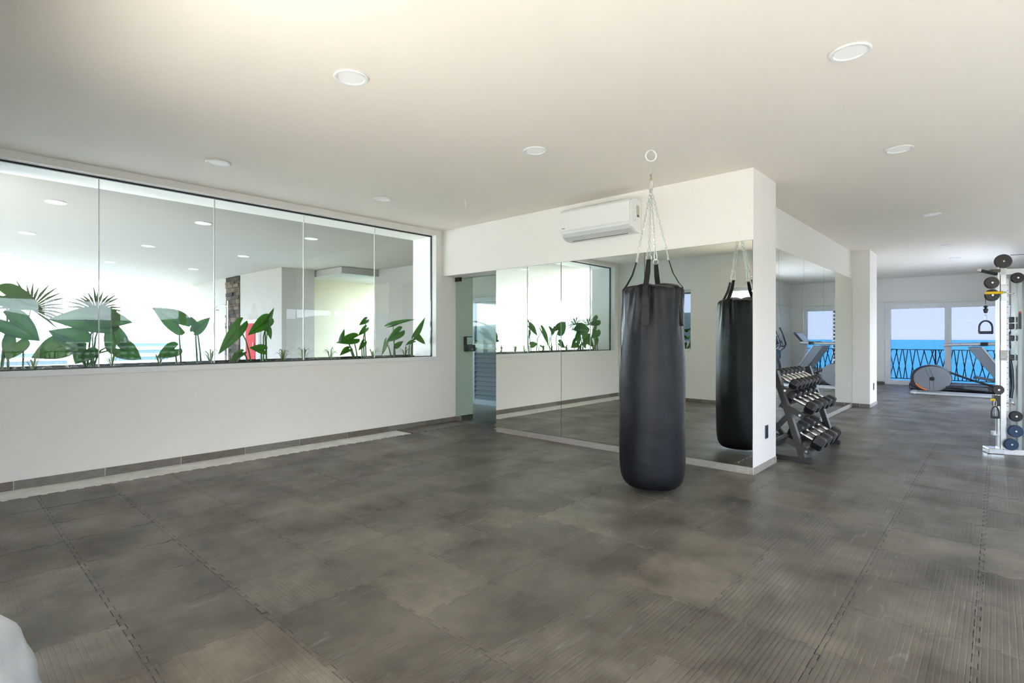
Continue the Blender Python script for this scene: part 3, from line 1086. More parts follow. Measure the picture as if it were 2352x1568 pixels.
MB().obox((0.30, EY, 0.045), (0.08, 0.56, 0.06)).build('rear_foot', ESIL, ell, bevel=0.02)
MB().beam((0.24, EY, 0.05), (0.40, EY, 1.05), 0.09, 0.12, up=(0, 1, 0)).build('mast', NAVY, ell, bevel=0.015)
MB().obox((0.36, EY, 0.80), (0.20, 0.22, 0.24)).build('pivot_cover', mat('blue_black_cover', (0.012, 0.03, 0.055), 0.25), ell, bevel=0.04)
MB().obox((0.37, EY, 1.16), (0.14, 0.34, 0.20), Matrix.Rotation(0.5, 3, 'Y')).build('console', NAVY, ell, bevel=0.02)
MB().obox((0.325, EY, 1.20), (0.01, 0.26, 0.13), Matrix.Rotation(0.5, 3, 'Y')).build('screen', mat('grey_screen', (0.30, 0.33, 0.36), 0.15), ell)
for sg in (-1, 1):
    y = EY + sg * 0.24
    MB().tube([(0.30, y, 0.30), (0.33, y, 0.55), (0.40, y, 0.82), (0.22, y, 0.98), (0.19, y, 1.06), (0.24, y, 1.25), (0.34, y, 1.49)], [0.018, 0.018, 0.018, 0.016, 0.016, 0.019, 0.021], 10).build('moving_arm', BLACK, ell, smooth=True)
    y = EY + sg * 0.16
    MB().tube([(0.36, y, 1.03), (0.22, y, 1.00), (0.16, y, 1.06), (0.19, y, 1.16)], 0.014, 8).build('fixed_handle', BLACK, ell, smooth=True)

# ------------------------------------------------------------------ treadmill
TY = 15.95
tm = thing('treadmill', 'silver grey treadmill standing against the sea window behind the elliptical', 'treadmill', (-0.6, TY, 0.012))
TG = mat('treadmill_grey', (0.23, 0.25, 0.29), 0.35)
MB().box(-1.55, 0.05, TY - 0.36, TY + 0.36, 0.03, 0.15).build('deck', mat('treadmill_deck', (0.06, 0.065, 0.08), 0.4), tm, bevel=0.02)
MB().box(-1.56, -0.20, TY - 0.25, TY + 0.25, 0.15, 0.157).build('running_belt', RUBBER, tm)
for sg in (-1, 1):
    MB().box(-1.55, -0.10, TY + sg * 0.31 - 0.05, TY + sg * 0.31 + 0.05, 0.15, 0.17).build('side_rail', TG, tm, bevel=0.006)
    y = TY + sg * 0.38
    MB().prism([(0.10, 0.10), (0.30, 0.10), (-0.28, 1.02), (-0.50, 1.02)], (0, y - 0.03, 0), (1, 0, 0), (0, 0, 1), (0, 1, 0), 0.06).build('upright', TG, tm, bevel=0.01)
    MB().prism([(0.315, 0.10), (0.33, 0.10), (-0.25, 1.02), (-0.268, 1.02)], (0, y - 0.032, 0), (1, 0, 0), (0, 0, 1), (0, 1, 0), 0.064).build('upright_trim', WHITEM, tm)
    MB().tube([(-0.92, y, 1.05), (-0.86, y, 1.065), (-0.30, y, 1.085), (0.05, y, 1.095)], [0.026, 0.032, 0.034, 0.034], 12).build('handrail', ESIL, tm, smooth=True)
    MB().obox((-0.22, y, 1.085), (0.13, 0.075, 0.08)).build('rail_joint', BLACK, tm, bevel=0.008)
MB().obox((0.20, TY, 0.17), (0.42, 0.74, 0.20)).build('motor_cover', TG, tm, bevel=0.05)
MB().beam((-0.02, TY - 0.38, 1.08), (-0.02, TY + 0.38, 1.08), 0.10, 0.06).build('cross_bar', ESIL, tm, bevel=0.01)
R = Matrix.Rotation(math.radians(38), 3, 'Y')
MB().obox((0.10, TY, 1.22), (0.05, 0.72, 0.36), R).build('console', NAVY, tm, bevel=0.012)
MB().obox(Vector((0.10, TY, 1.22)) + R @ Vector((-0.027, 0, 0)), (0.008, 0.62, 0.28), R).build('screen', mat('pale_console_face', (0.50, 0.53, 0.55), 0.25), tm)

# ------------------------------------------------------------------ cable machine
KX, KY = 0.033, 7.65
cmn = thing('cable_machine', 'chrome and white cable pulley machine cut off by the right picture edge', 'cable machine', (KX + 0.2, KY, 0.012))
ca, sa_ = math.cos(0.38), math.sin(0.38)
ex, ey = Vector((ca, sa_, 0)), Vector((-sa_, ca, 0))       # machine runs to the right along ex


def K(a, b, z):
    return Vector((KX, KY, 0)) + ex * a + ey * b + Vector((0, 0, z))


def kbox(a0, a1, b0, b1, z0, z1):
    R = Matrix((ex, ey, Vector((0, 0, 1)))).transposed()
    return MB().obox(K((a0 + a1) / 2, (b0 + b1) / 2, (z0 + z1) / 2), (a1 - a0, b1 - b0, z1 - z0), R)


CREAM = mat('polished_column', (0.80, 0.80, 0.79), 0.2, metal=0.55)
kbox(-0.022, 0.026, -0.03, 0.03, 0.02, 1.985).build('front_column', CREAM, cmn, bevel=0.004)
kbox(-0.045, -0.024, -0.02, 0.03, 0.05, 1.99).build('guide_rod', ALU, cmn, bevel=0.003)
kbox(-0.026, 0.03, -0.034, -0.029, 1.0, 1.11).build('height_plate', mat('dull_plate', (0.35, 0.34, 0.32), 0.4, metal=0.5), cmn)
kbox(-0.020, 0.028, -0.034, -0.028, 1.63, 1.80).build('carriage_plate', ALU, cmn, bevel=0.003)
pf_ = kbox(0.032, 0.052, -0.012, 0.012, 0.40, 1.86).build('perforated_rail', WHITEM, cmn)
for k in range(24):
    z = 0.46 + k * 0.058
    MB().cyl(K(0.042, -0.0122, z), K(0.042, -0.0135, z), 0.004, n=8).build('pin_hole', BLACK, pf_)
kbox(0.125, 0.160, -0.02, 0.03, 0.04, 1.93).build('rear_column', mat('grey_green_column', (0.40, 0.44, 0.44), 0.35, metal=0.3), cmn, bevel=0.004)
kbox(0.128, 0.150, -0.026, -0.0205, 1.33, 1.50).build('column_decal', mat('dark_print', (0.05, 0.05, 0.06), 0.5), cmn)
kbox(0.128, 0.150, -0.0262, -0.0205, 1.50, 1.515).build('red_decal', mat('red_print', (0.5, 0.06, 0.03), 0.5), cmn)
kbox(0.172, 0.70, -0.04, 0.24, 0.03, 1.90).build('stack_shroud', WHITEM, cmn, bevel=0.01)
MB().lathe([(0.003, 0), (0.022, 0), (0.022, 0.002), (0.003, 0.003)], c=K(0.212, -0.041, 1.82), axis=-ey, n=20).build('emblem', ALU, cmn)
kbox(-0.03, 0.72, -0.035, 0.035, 0.012, 0.065).build('base_beam', WHITEM, cmn, bevel=0.005)
kbox(-0.13, 0.0, -0.05, 0.10, 0.012, 0.072).build('base_foot', CHROME, cmn, bevel=0.008)
kbox(-0.03, 0.72, -0.03, 0.03, 1.90, 1.965).build('top_beam', ALU, cmn, bevel=0.005)
kbox(-0.10, -0.01, -0.03, 0.03, 1.93, 1.965).build('pulley_bracket', mat('dark_bracket', (0.10, 0.09, 0.08), 0.35, metal=0.6), cmn, bevel=0.004)


def pulley(a, b, z, r, col=BLACK, wd=0.03, axd=None):
    axd = -ey if axd is None else axd
    c = K(a, b, z)
    w_ = MB().lathe([(0.004, -wd / 2), (r * 0.93, -wd / 2), (r, -wd / 2 + 0.004), (r * 0.84, 0), (r, wd / 2 - 0.004), (r * 0.93, wd / 2), (0.004, wd / 2)], c=c, axis=axd, n=28).build('pulley', col, cmn, smooth=True)
    MB().cyl(c + axd * (wd / 2), c + axd * (wd / 2 + 0.005), 0.009, n=12).build('axle_bolt', CHROME, w_)


BLUEP = mat('dark_blue_pulley', (0.015, 0.045, 0.10), 0.4)
PUL = mat('charcoal_pulley', (0.035, 0.032, 0.030), 0.45)
pulley(0.0, -0.02, 2.045, 0.074, PUL)
pulley(-0.10, -0.03, 1.822, 0.063, PUL)
pulley(-0.097, -0.03, 1.690, 0.063, PUL)
pulley(0.110, -0.04, 1.865, 0.055, BLACK)
pulley(-0.045, -0.03, 0.690, 0.05, PUL)
pulley(0.095, -0.045, 0.42, 0.055, BLACK)
pulley(0.090, -0.05, 0.265, 0.064, BLUEP)
pulley(0.055, -0.05, 0.125, 0.06, BLUEP)
MB().tube([K(-0.17, -0.07, 1.712), K(-0.02, -0.07, 1.714)], 0.0145, 10).build('yellow_handle_bar', mat('yellow_grip', (0.85, 0.55, 0.01), 0.4), cmn, smooth=True)
MB().cyl(K(-0.02, -0.07, 1.714), K(0.005, -0.07, 1.716), 0.008, n=10).build('handle_pin', CHROME, cmn)
MB().cyl(K(0.03, -0.02, 1.705), K(0.085, -0.02, 1.70), 0.007, n=10).lathe([(0.002, 0), (0.013, 0.003), (0.013, 0.012), (0.002, 0.015)], c=K(0.082, -0.02, 1.70), axis=ex, n=12).build('pull_pin', CHROME, cmn)
MB().cyl(K(0.03, -0.02, 0.555), K(0.085, -0.02, 0.55), 0.007, n=10).lathe([(0.002, 0), (0.015, 0.003), (0.015, 0.014), (0.002, 0.017)], c=K(0.082, -0.02, 0.55), axis=ex, n=12).build('pull_pin', CHROME, cmn)
MB().beam(K(-0.21, -0.05, 1.955), K(-0.05, -0.02, 1.912), 0.03, 0.03).build('grip_lever', BLACK, cmn, bevel=0.006)
MB().beam(K(-0.225, -0.052, 1.962), K(-0.20, -0.048, 1.955), 0.034, 0.034).build('lever_cap', CHROME, cmn, bevel=0.004)
for pts in ([K(-0.15, -0.03, 1.68), K(-0.15, -0.03, 1.60)], [K(0.06, -0.02, 2.108), K(0.72, -0.02, 2.11)], [K(-0.055, -0.03, 0.64), K(-0.055, -0.03, 0.22)]):
    MB().tube(pts, 0.003, 6).build('steel_cable', mat('cable_black', (0.03, 0.03, 0.03), 0.4), cmn)
MB().lathe([(0.003, 0.0), (0.014, 0.004), (0.020, 0.03), (0.022, 0.045), (0.012, 0.05), (0.008, 0.055), (0.018, 0.065), (0.018, 0.075), (0.004, 0.085)], c=K(-0.15, -0.03, 1.50), n=16).build('cable_stopper', BLACK, cmn, smooth=True)


def d_handle(name, c, wdt, hgt, mat_, r):
    g = []
    for q in range(13):
        an = PI * q / 12
        g.append(c + ex * (wdt / 2 * math.cos(an)) + Vector((0, 0, hgt * 0.42 + hgt * 0.58 * math.sin(an))))
    hd = MB().tube([c + ex * (wdt / 2)] + g + [c - ex * (wdt / 2)], r, 8).build(name, mat_, cmn, smooth=True)
    MB().cyl(c + ex * (wdt / 2 + 0.004), c - ex * (wdt / 2 + 0.004), r * 1.7, n=12).build('grip', mat_, hd, smooth=True)
    lk = c + Vector((0, 0, hgt + 0.03))
    MB().tube([lk + ex * (0.010 * math.cos(2 * PI * q / 14)) + Vector((0, 0, 0.036 * math.sin(2 * PI * q / 14))) for q in range(14)], 0.0035, 6, closed=True).build('snap_link', GALV, hd)


d_handle('d_handle', K(-0.15, -0.03, 1.295), 0.112, 0.125, mat('navy_handle', (0.012, 0.02, 0.055), 0.4), 0.009)
d_handle('stirrup_handle', K(-0.078, -0.05, 0.400), 0.062, 0.115, STEELD, 0.007)
MB().cyl(K(-0.115, -0.05, 0.585), K(-0.08, -0.05, 0.585), 0.014, n=10).build('yellow_knob', MATS['yellow_grip'], cmn)
kbox(-0.085, -0.03, -0.05, 0.01, 0.52, 0.63).build('lower_bracket', BLACK, cmn, bevel=0.006)
kbox(-0.085, -0.025, -0.03, 0.03, 0.205, 0.25).build('stop_block', ALU, cmn, bevel=0.004)
MB().tube([K(0.075, 0.05, 1.06), K(0.10, 0.05, 0.90), K(0.105, 0.05, 0.72), K(0.09, 0.05, 0.60)], 0.018, 10).build('curved_tube', mat('blue_black_cover', (0.012, 0.03, 0.055), 0.25), cmn, smooth=True)
for z, a0 in ((1.43, 0.05), (1.36, 0.055), (1.235, 0.06), (1.03, 0.07)):
    kbox(a0, 0.12, 0.03, 0.09, z - 0.03, z + 0.03).build('hanging_attachment', NAVY, cmn, bevel=0.008)

# ------------------------------------------------------------------ white crumpled cover at the lower left corner
cv = MB()
NU, NVv = 48, 26
vs, fs = [], []
cx0, cy0 = -1.90, -0.13
for j in range(NVv + 1):
    f = j / NVv
    z = 0.012 + 0.57 * math.sin(f * PI / 2) ** 1.0
    base = math.cos(f * PI / 2) ** 0.42
    for i in range(NU):
        th = 2 * PI * i / NU
        r = base * (1 + 0.020 * math.sin(7 * th + 5 * f) + 0.014 * math.sin(13 * th - 9 * f) + 0.012 * math.sin(17 * f * 2 + 3 * th))
        vs.append((cx0 + 0.415 * r * math.cos(th), cy0 + 0.355 * r * math.sin(th), z))
for j in range(NVv):
    for i in range(NU):
        l = (i + 1) % NU
        fs.append((j * NU + i, j * NU + l, (j + 1) * NU + l, (j + 1) * NU + i))
fs.append(tuple(range(NU - 1, -1, -1)))
cv.add(vs, fs)
tag(centred(cv.build('draped_cover', mat('crumpled_white_vinyl', (0.40, 0.425, 0.44), 0.4, var=0.12, vscale=8, bump=0.9, bscale=8), None, smooth=True, ang=80)), 'pale grey crumpled covered object cut off at the lower left corner', 'cover')

# ------------------------------------------------------------------ planter and plants outside the long window
SOIL = mat('dark_planter_soil', (0.02, 0.017, 0.014), 0.9, var=0.5, vscale=30, bump=1.0, bscale=40)
pl = thing('planter', 'low dark planter trough outside the long window', 'planter', (-6.29, 2.55, 0.918))
MB().box(-6.49, -6.46, 0.26, 4.85, 0.919, 0.985).build('rim', GASK, pl)
MB().box(-6.46, -6.10, 0.26, 4.85, 0.919, 0.955).build('soil', SOIL, pl)
for k in range(26):
    y = 0.35 + k * 0.175
    x = -6.14 - 0.28 * ((k * 37) % 10) / 10
    r = 0.028 + 0.016 * ((k * 13) % 7) / 7
    MB().lathe([(0.002, 0.0), (r * 0.8, 0.006), (r, r * 0.35), (r * 0.7, r * 0.75), (0.002, r * 0.9)], c=(x, y, 0.953), n=9).build('pebble', mat('dark_pebble', (0.04, 0.04, 0.045), 0.5), pl, smooth=True)


def leaf_material(name, c1, c2, tr):
    m = bpy.data.materials.new(name)
    m.use_nodes = True
    N, L = m.node_tree.nodes, m.node_tree.links
    b = N['Principled BSDF']
    b.inputs['Roughness'].default_value = 0.38
    b.inputs['Specular IOR Level'].default_value = 0.4
    g = N.new('ShaderNodeNewGeometry')
    n = N.new('ShaderNodeTexNoise')
    n.inputs['Scale'].default_value = 9
    L.new(g.outputs['Position'], n.inputs['Vector'])
    mx = N.new('ShaderNodeMix')
    mx.data_type = 'RGBA'
    mx.inputs[6].default_value = (*c1, 1)
    mx.inputs[7].default_value = (*c2, 1)
    L.new(n.outputs[0], mx.inputs[0])
    L.new(mx.outputs[2], b.inputs['Base Color'])
    t = N.new('ShaderNodeBsdfTranslucent')
    t.inputs[0].default_value = (*tr, 1)
    ms = N.new('ShaderNodeMixShader')
    ms.inputs[0].default_value = 0.35
    out = N['Material Output']
    L.new(b.outputs[0], ms.inputs[1])
    L.new(t.outputs[0], ms.inputs[2])
    L.new(ms.outputs[0], out.inputs[0])
    MATS[name] = m
    return m


LF = leaf_material('elephant_ear_leaf', (0.035, 0.14, 0.018), (0.075, 0.24, 0.03), (0.22, 0.50, 0.05))
LF2 = leaf_material('fan_palm_leaf', (0.03, 0.05, 0.02), (0.06, 0.07, 0.025), (0.08, 0.12, 0.03))
LF3 = leaf_material('yellow_green_blade', (0.05, 0.11, 0.015), (0.11, 0.16, 0.02), (0.18, 0.26, 0.03))
STEM = mat('green_petiole', (0.07, 0.16, 0.03), 0.45)


def ear_leaf(parent, J, T, W, nrm=(1, 0, 0.35), droop=0.12):
    """heart/arrow shaped leaf: J petiole joint, T tip, W full width"""
    J, T = Vector(J), Vector(T)
    ax = T - J
    Ln = ax.length
    ax.normalize()
    n = Vector(nrm)
    n = (n - ax * n.dot(ax)).normalized()
    sd = n.cross(ax)
    rows = [-0.34, -0.28, -0.18, -0.08, 0.0, 0.1, 0.22, 0.36, 0.5, 0.64, 0.78, 0.9, 1.0]
    hwid = [0.22, 0.36, 0.45, 0.49, 0.5, 0.495, 0.475, 0.43, 0.365, 0.28, 0.18, 0.085, 0.0]
    top = {}
    vs, fs = [], []
    for sg in (-1, 1):
        ids = []
        for i, t in enumerate(rows):
            inner = 0.0 if t >= 0 else min(0.14, -t * 0.42)
            row = []
            for q in range(4):
                wv = inner + (hwid[i] - inner) * q / 3
                wav = 0.018 * math.sin(9 * t + sg * 1.3) * (q / 3) ** 2
                p = J + ax * (t * Ln) + sd * (sg * wv * W) + n * (W * (0.30 * wv + wav) - droop * Ln * t * abs(t))
                row.append(len(vs))
                vs.append(p)
            ids.append(row)
        for i in range(len(rows) - 1):
            for q in range(3):
                a, b, c, d = ids[i][q], ids[i][q + 1], ids[i + 1][q + 1], ids[i + 1][q]
                fs.append((a, b, c, d) if sg > 0 else (a, d, c, b))
    o = MB().add(vs, fs).build('leaf', LF, parent, smooth=True, ang=80)
    so_ = o.modifiers.new('thickness', 'SOLIDIFY')
    so_.thickness = 0.002
    MB().tube([J + ax * (t * Ln) + n * (0.003 - droop * Ln * t * abs(t)) for t in (-0.02, 0.25, 0.5, 0.75, 0.97)], [0.004, 0.0035, 0.003, 0.002, 0.001], 5).build('midrib', STEM, o)
    return o


def sx_(x, y, z):
    """same direction from the room at another depth plane"""
    k = x / -6.3
    return Vector((x, y * k, 1.25 + (z - 1.25) * k))


def ear_plant(label, root, leaves, x):
    t = thing('elephant_ear_plant', label, 'plant', (x - 0.02, root * x / -6.3, 0.95), 'elephant ear plants in the planter')
    rr = Vector((x - 0.02, root * x / -6.3, 0.95))
    for i, (jy, jz, ty, tz, wd, nr) in enumerate(leaves):
        J, T = sx_(x, jy, jz), sx_(x + 0.03, ty, tz)
        for q in (J, T):
            q.y = min(max(q.y, 0.30), 4.83)
        ear_leaf(t, J, T, wd, nr)
        b = rr + Vector((0.03 * math.sin(i * 2.1), 0.03 * math.cos(i * 2.1), -0.01))
        mid = b.lerp(J, 0.55) + Vector((-0.03, (J.y - b.y) * -0.18, 0.05))
        MB().tube([b, b.lerp(mid, 0.5) + Vector((0, 0, 0.02)), mid, J.lerp(mid, 0.35) + Vector((0, 0, 0.012)), J], [0.010, 0.009, 0.008, 0.006, 0.004], 7).build('petiole', STEM, t, smooth=True)


F_ = (1, 0, 0.3)
U_ = (0.5, 0.1, 0.9)
ear_plant('elephant ear plant with broad leaves at the left end of the planter', 0.42, [(0.44, 1.60, 0.68, 1.50, 0.22, F_), (0.46, 1.38, 0.66, 1.22, 0.24, F_), (0.50, 1.2, 0.44, 1.05, 0.18, F_)], -6.26)
ear_plant('largest elephant ear plant with overlapping leaves behind the first glass joint', 1.00, [(1.10, 1.40, 0.72, 1.42, 0.27, F_), (1.07, 1.43, 1.35, 1.40, 0.20, F_), (0.92, 1.20, 0.72, 1.31, 0.24, F_), (1.21, 1.18, 1.16, 1.43, 0.20, F_), (0.80, 1.16, 0.60, 1.07, 0.22, F_), (1.25, 1.13, 1.42, 1.03, 0.20, F_), (0.98, 1.13, 0.90, 1.0, 0.20, F_)], -6.24)
ear_plant('elephant ear plant with one heart-shaped leaf held high on its own', 1.74, [(1.74, 1.38, 1.52, 1.55, 0.25, F_), (1.70, 1.12, 1.55, 1.04, 0.16, F_)], -6.28)
ear_plant('small elephant ear plant with two upright pointed leaves', 1.93, [(1.91, 1.33, 2.04, 1.46, 0.12, F_), (1.90, 1.34, 1.855, 1.47, 0.09, F_)], -6.30)
ear_plant('elephant ear plant with a long leaf hanging in front of the dark stone column', 2.45, [(2.33, 1.35, 2.13, 1.06, 0.15, F_), (2.36, 1.06, 2.24, 0.98, 0.10, U_)], -6.22)
ear_plant('elephant ear plant with a tall twisted leaf in front of the red cabinet', 2.62, [(2.63, 1.43, 2.44, 1.275, 0.16, F_), (2.645, 1.42, 2.735, 1.59, 0.07, F_), (2.60, 1.10, 2.46, 1.13, 0.12, F_), (2.66, 1.34, 2.70, 1.22, 0.07, F_)], -6.25)
ear_plant('elephant ear plant with a broad dark leaf turned left', 3.82, [(3.775, 1.225, 3.545, 1.18, 0.15, F_), (3.60, 1.235, 3.65, 1.35, 0.06, F_), (3.70, 1.08, 3.58, 1.02, 0.10, U_)], -6.20)
ear_plant('slim elephant ear plant with small leaves on a tall stem', 3.95, [(3.965, 1.475, 3.87, 1.41, 0.08, F_), (3.955, 1.36, 3.855, 1.27, 0.08, F_), (3.93, 1.17, 3.86, 1.07, 0.08, F_)], -6.17)
ear_plant('elephant ear plant with a flat leaf pointing right near the window jamb', 4.42, [(4.40, 1.42, 4.78, 1.54, 0.10, U_), (4.50, 1.315, 4.30, 1.18, 0.15, F_), (4.28, 1.17, 4.225, 0.99, 0.07, F_), (4.46, 1.12, 4.58, 1.19, 0.08, F_)], -6.16)
ear_plant('elephant ear plant at the right end of the planter beside the jamb', 4.72, [(4.80, 1.29, 5.06, 1.54, 0.09, F_), (4.82, 1.245, 5.00, 1.145, 0.11, F_), (4.74, 1.18, 4.62, 1.14, 0.07, U_)], -6.13)


def fan_palm(label, c, R_, root):
    t = thing('fan_palm', label, 'palm', (root[0], root[1], 0.95), 'fan palms in the planter')
    c = Vector(c)
    b = Vector((root[0], root[1], 0.945))
    MB().tube([b, b.lerp(c, 0.5) + Vector((0, -0.02, 0.02)), c], [0.008, 0.006, 0.005], 7).build('stalk', STEM, t, smooth=True)
    rn = random.Random(int(c.y * 100))
    for k in range(20):
        an = math.radians(-40 + k * 11.5)
        d = Vector((0.25 * math.sin(k * 1.7), math.cos(an), math.sin(an))).normalized()
        ln = R_ * (0.75 + 0.3 * rn.random())
        s_ = d.cross(Vector((1, 0, 0))).normalized()
        vs = [c + s_ * 0.003, c - s_ * 0.003, c + d * ln * 0.5 - s_ * 0.011, c + d * ln + Vector((0, 0, -0.03)), c + d * ln * 0.5 + s_ * 0.011, c + d * ln * 0.5 + Vector((0.012, 0, 0))]
        MB().add(vs, [(0, 1, 5), (1, 2, 5), (2, 3, 5), (3, 4, 5), (4, 0, 5)]).build('frond_blade', LF2, t)


fan_palm('spiky fan palm at the left edge of the window', (-6.36, 0.60, 1.50), 0.33, (-6.40, 0.55))
fan_palm('spiky fan palm rising behind the largest elephant ear', (-6.36, 1.07, 1.50), 0.28, (-6.40, 1.05))
tl = ['leftmost tuft of strap leaves at the planter end', 'tuft of strap leaves below the first glass joint', 'tuft of strap leaves below the heart-shaped leaf', 'tuft of strap leaves at the foot of the small two-leaved plant', 'tuft of strap leaves in front of the stone column', 'tuft of strap leaves right of the red cabinet plant', 'tuft of strap leaves below the middle glass joint', 'tuft of strap leaves left of the broad dark leaf', 'tuft of strap leaves at the foot of the slim plant', 'rightmost tuft of strap leaves near the jamb']
for i, y in enumerate((0.60, 1.16, 1.55, 2.02, 2.28, 2.80, 3.05, 3.40, 4.02, 4.55)):
    t = thing('strap_leaf_tuft', 'yellow-green ' + tl[i], 'plant', (-6.19, y, 0.95), 'strap leaf tufts')
    rn = random.Random(i)
    for k in range(13):
        an = 2 * PI * k / 13 + rn.random()
        d = Vector((0.45 * math.cos(an), math.sin(an), 0))
        ln = 0.10 + 0.09 * rn.random()
        h = 0.10 + 0.07 * rn.random()
        s_ = Vector((-d.y, d.x, 0)).normalized() * 0.006
        b = Vector((-6.19 - 0.03, y, 0.953))
        pts = [b, b + d * ln * 0.35 + Vector((0, 0, h * 0.8)), b + d * ln * 0.75 + Vector((0, 0, h)), b + d * ln * 1.15 + Vector((0, 0, h * 0.75))]
        vs = []
        for q, p in enumerate(pts):
            kf = (0.8, 1.0, 0.7, 0.1)[q]
            vs += [p - s_ * kf, p + s_ * kf]
        for v in vs:
            v.x = min(v.x, -6.06)
        MB().add(vs, [(0, 1, 3, 2), (2, 3, 5, 4), (4, 5, 7, 6)]).build('blade', LF3, t)

# ------------------------------------------------------------------ covered terrace beyond the long window
TFL = mat('terrace_floor_tile', (0.84, 0.81, 0.76), 0.5, var=0.08)
struct('floor_terrace', MB().box(-17.8, -6.5, -8.2, 5.15, -0.25, -0.02), TFL)
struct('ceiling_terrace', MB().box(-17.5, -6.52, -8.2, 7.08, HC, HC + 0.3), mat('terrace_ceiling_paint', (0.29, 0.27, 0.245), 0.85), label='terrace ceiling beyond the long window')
tw = MB()
tw.box(-17.4, -14.72, 5.15, 5.45, 0, HC)
tw.box(-13.80, -11.5, 5.15, 5.45, 0, HC)
tw.box(-11.8, -11.5, 5.45, 5.90, 0, HC)
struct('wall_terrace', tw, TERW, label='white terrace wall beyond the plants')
struct('wall_terrace_recess', MB().box(-12.3, -12.1, 5.90, 8.2, 0, 2.72), mat('olive_wall_paint', (0.34, 0.31, 0.22), 0.8))
struct('wall_terrace_end', MB().box(-12.3, -10.2, -8.4, -8.2, 0, HC), TERW)
struct('ceiling_recess', MB().box(-12.3, -10.4, 5.95, 8.2, 2.62, 2.76), TERW)
stc = struct('wall_stone_column', MB().box(-14.72, -13.80, 5.17, 5.45, 0, HC), mat('stone_joint', (0.02, 0.017, 0.015), 0.9), label='dark stacked-stone column on the terrace')
rn = random.Random(5)
z = 0.02
k = 0
while z < HC - 0.02:
    h = 0.07 + 0.05 * rn.random()
    x = -14.715
    while x < -13.81:
        l = min(0.18 + 0.25 * rn.random(), -13.805 - x)
        if l > 0.03:
            cc = rn.choice([0, 1, 2])
            sm = mat('ledge_stone_%d' % cc, [(0.055, 0.042, 0.034), (0.10, 0.075, 0.055), (0.035, 0.032, 0.032)][cc], 0.95, spec=0.05, bump=0.6, bscale=30, var=0.3, vscale=10)
            MB().box(x, x + l - 0.008, 5.11 + 0.035 * rn.random(), 5.18, z, min(z + h - 0.008, HC - 0.01)).build('stone', sm, stc)
        x += l
    z += h
fc = thing('fire_cabinet', 'red fire hose cabinet in a white frame on the terrace wall', 'cabinet', (-12.98, 5.15, 0.45))
MB().box(-13.34, -12.62, 5.08, 5.148, 0.45, 1.65).build('frame', WHITEM, fc, bevel=0.005)
MB().box(-13.26, -12.70, 5.065, 5.082, 0.53, 1.57).build('red_door', mat('red_enamel', (0.30, 0.006, 0.010), 0.6, spec=0.05), fc, bevel=0.004)
MB().box(-12.79, -12.77, 5.05, 5.066, 0.95, 1.12).build('handle', CHROME, fc)
shw = thing('outdoor_shower', 'chrome outdoor shower pipe in front of the dark stone column', 'shower', (-14.24, 5.02, -0.02))
MB().tube([(-14.24, 5.02, -0.02), (-14.24, 5.02, 2.15)], 0.02, 10).build('riser_pipe', CHROME, shw, smooth=True)
MB().tube([(-14.24, 5.02, 2.0), (-14.32, 4.96, 2.06), (-14.46, 4.86, 2.05), (-14.56, 4.80, 1.95)], 0.016, 8).build('shower_arm', CHROME, shw, smooth=True)
MB().lathe([(0.02, 0.03), (0.12, 0.0), (0.12, -0.02), (0.01, -0.02)], c=(-14.56, 4.80, 1.93), n=18).build('shower_head', CHROME, shw, smooth=True)
tlab = {}
for i, x in enumerate((-7.82, -10.46, -13.27)):
    for j, y in enumerate((0.95, 2.45, 3.96)):
        place_light(x, y, 'terrace ceiling downlight beyond the window, %s row from the glass, %s from left' % (words[i], words[j]), 'terrace downlights')

# ------------------------------------------------------------------ balconies and railings
RAIL = mat('dark_railing', (0.015, 0.018, 0.028), 0.4)
struct('floor_balcony', MB().box(-2.9, 1.2, YF + 0.2, 18.35, -0.25, -0.02).box(XR + 0.2, 4.7, -4.1, 12.2, -0.25, -0.02).box(-2.6, XR + 0.2, -4.1, -2.7, -0.25, -0.02).box(0.9, 3.0, 12.2, 17.0, -0.25, -0.02), mat('pale_balcony_tile', (0.72, 0.69, 0.64), 0.6))  # last section added outside an added window to bounce daylight inside
struct('sun_shade_balcony', MB().box(-2.9, 1.2, YF + 0.2, 17.9, HC, HC + 0.3), TERW)  # unseen overhang added as a sun shade for the sea window


def railing(label, axis, fixed, a, b, ztop=0.90, zbot=0.10):
    t = thing('balcony_railing', label, 'railing', (fixed, (a + b) / 2, -0.02) if axis == 'Y' else ((a + b) / 2, fixed, -0.02))

    def q(p, z, off=0.0):
        return Vector((fixed + off, p, z)) if axis == 'Y' else Vector((p, fixed + off, z))
    MB().beam(q(a, ztop), q(b, ztop), 0.035, 0.02).build('top_rail', RAIL, t)
    MB().beam(q(a, zbot), q(b, zbot), 0.03, 0.02).build('bottom_rail', RAIL, t)
    p = a + 0.02
    while p <= b:
        MB().beam(q(p, -0.02), q(p, ztop), 0.03, 0.03).build('post', RAIL, t)
        p += 1.45
    step = 0.155
    n = int((b - a) / step)
    for k in range(n):
        p0 = a + k * step
        lean = step * (0.95 + 0.35 * math.sin(k * 0.9))
        MB().tube([q(p0, zbot, -0.008), q(p0 + lean, ztop, -0.008)], 0.0115, 6).build('slanted_bar', RAIL, t)
        MB().tube([q(p0 + lean * 0.85, zbot, 0.008), q(p0 - lean * 0.10, ztop, 0.008)], 0.0115, 6).build('slanted_bar', RAIL, t)


railing('dark balcony railing of crossing slanted bars outside the sea window', 'X', 18.15, -2.7, 1.1)
railing('dark balcony railing of crossing slanted bars reflected in the long window', 'Y', 4.6, -1.2, 6.6)

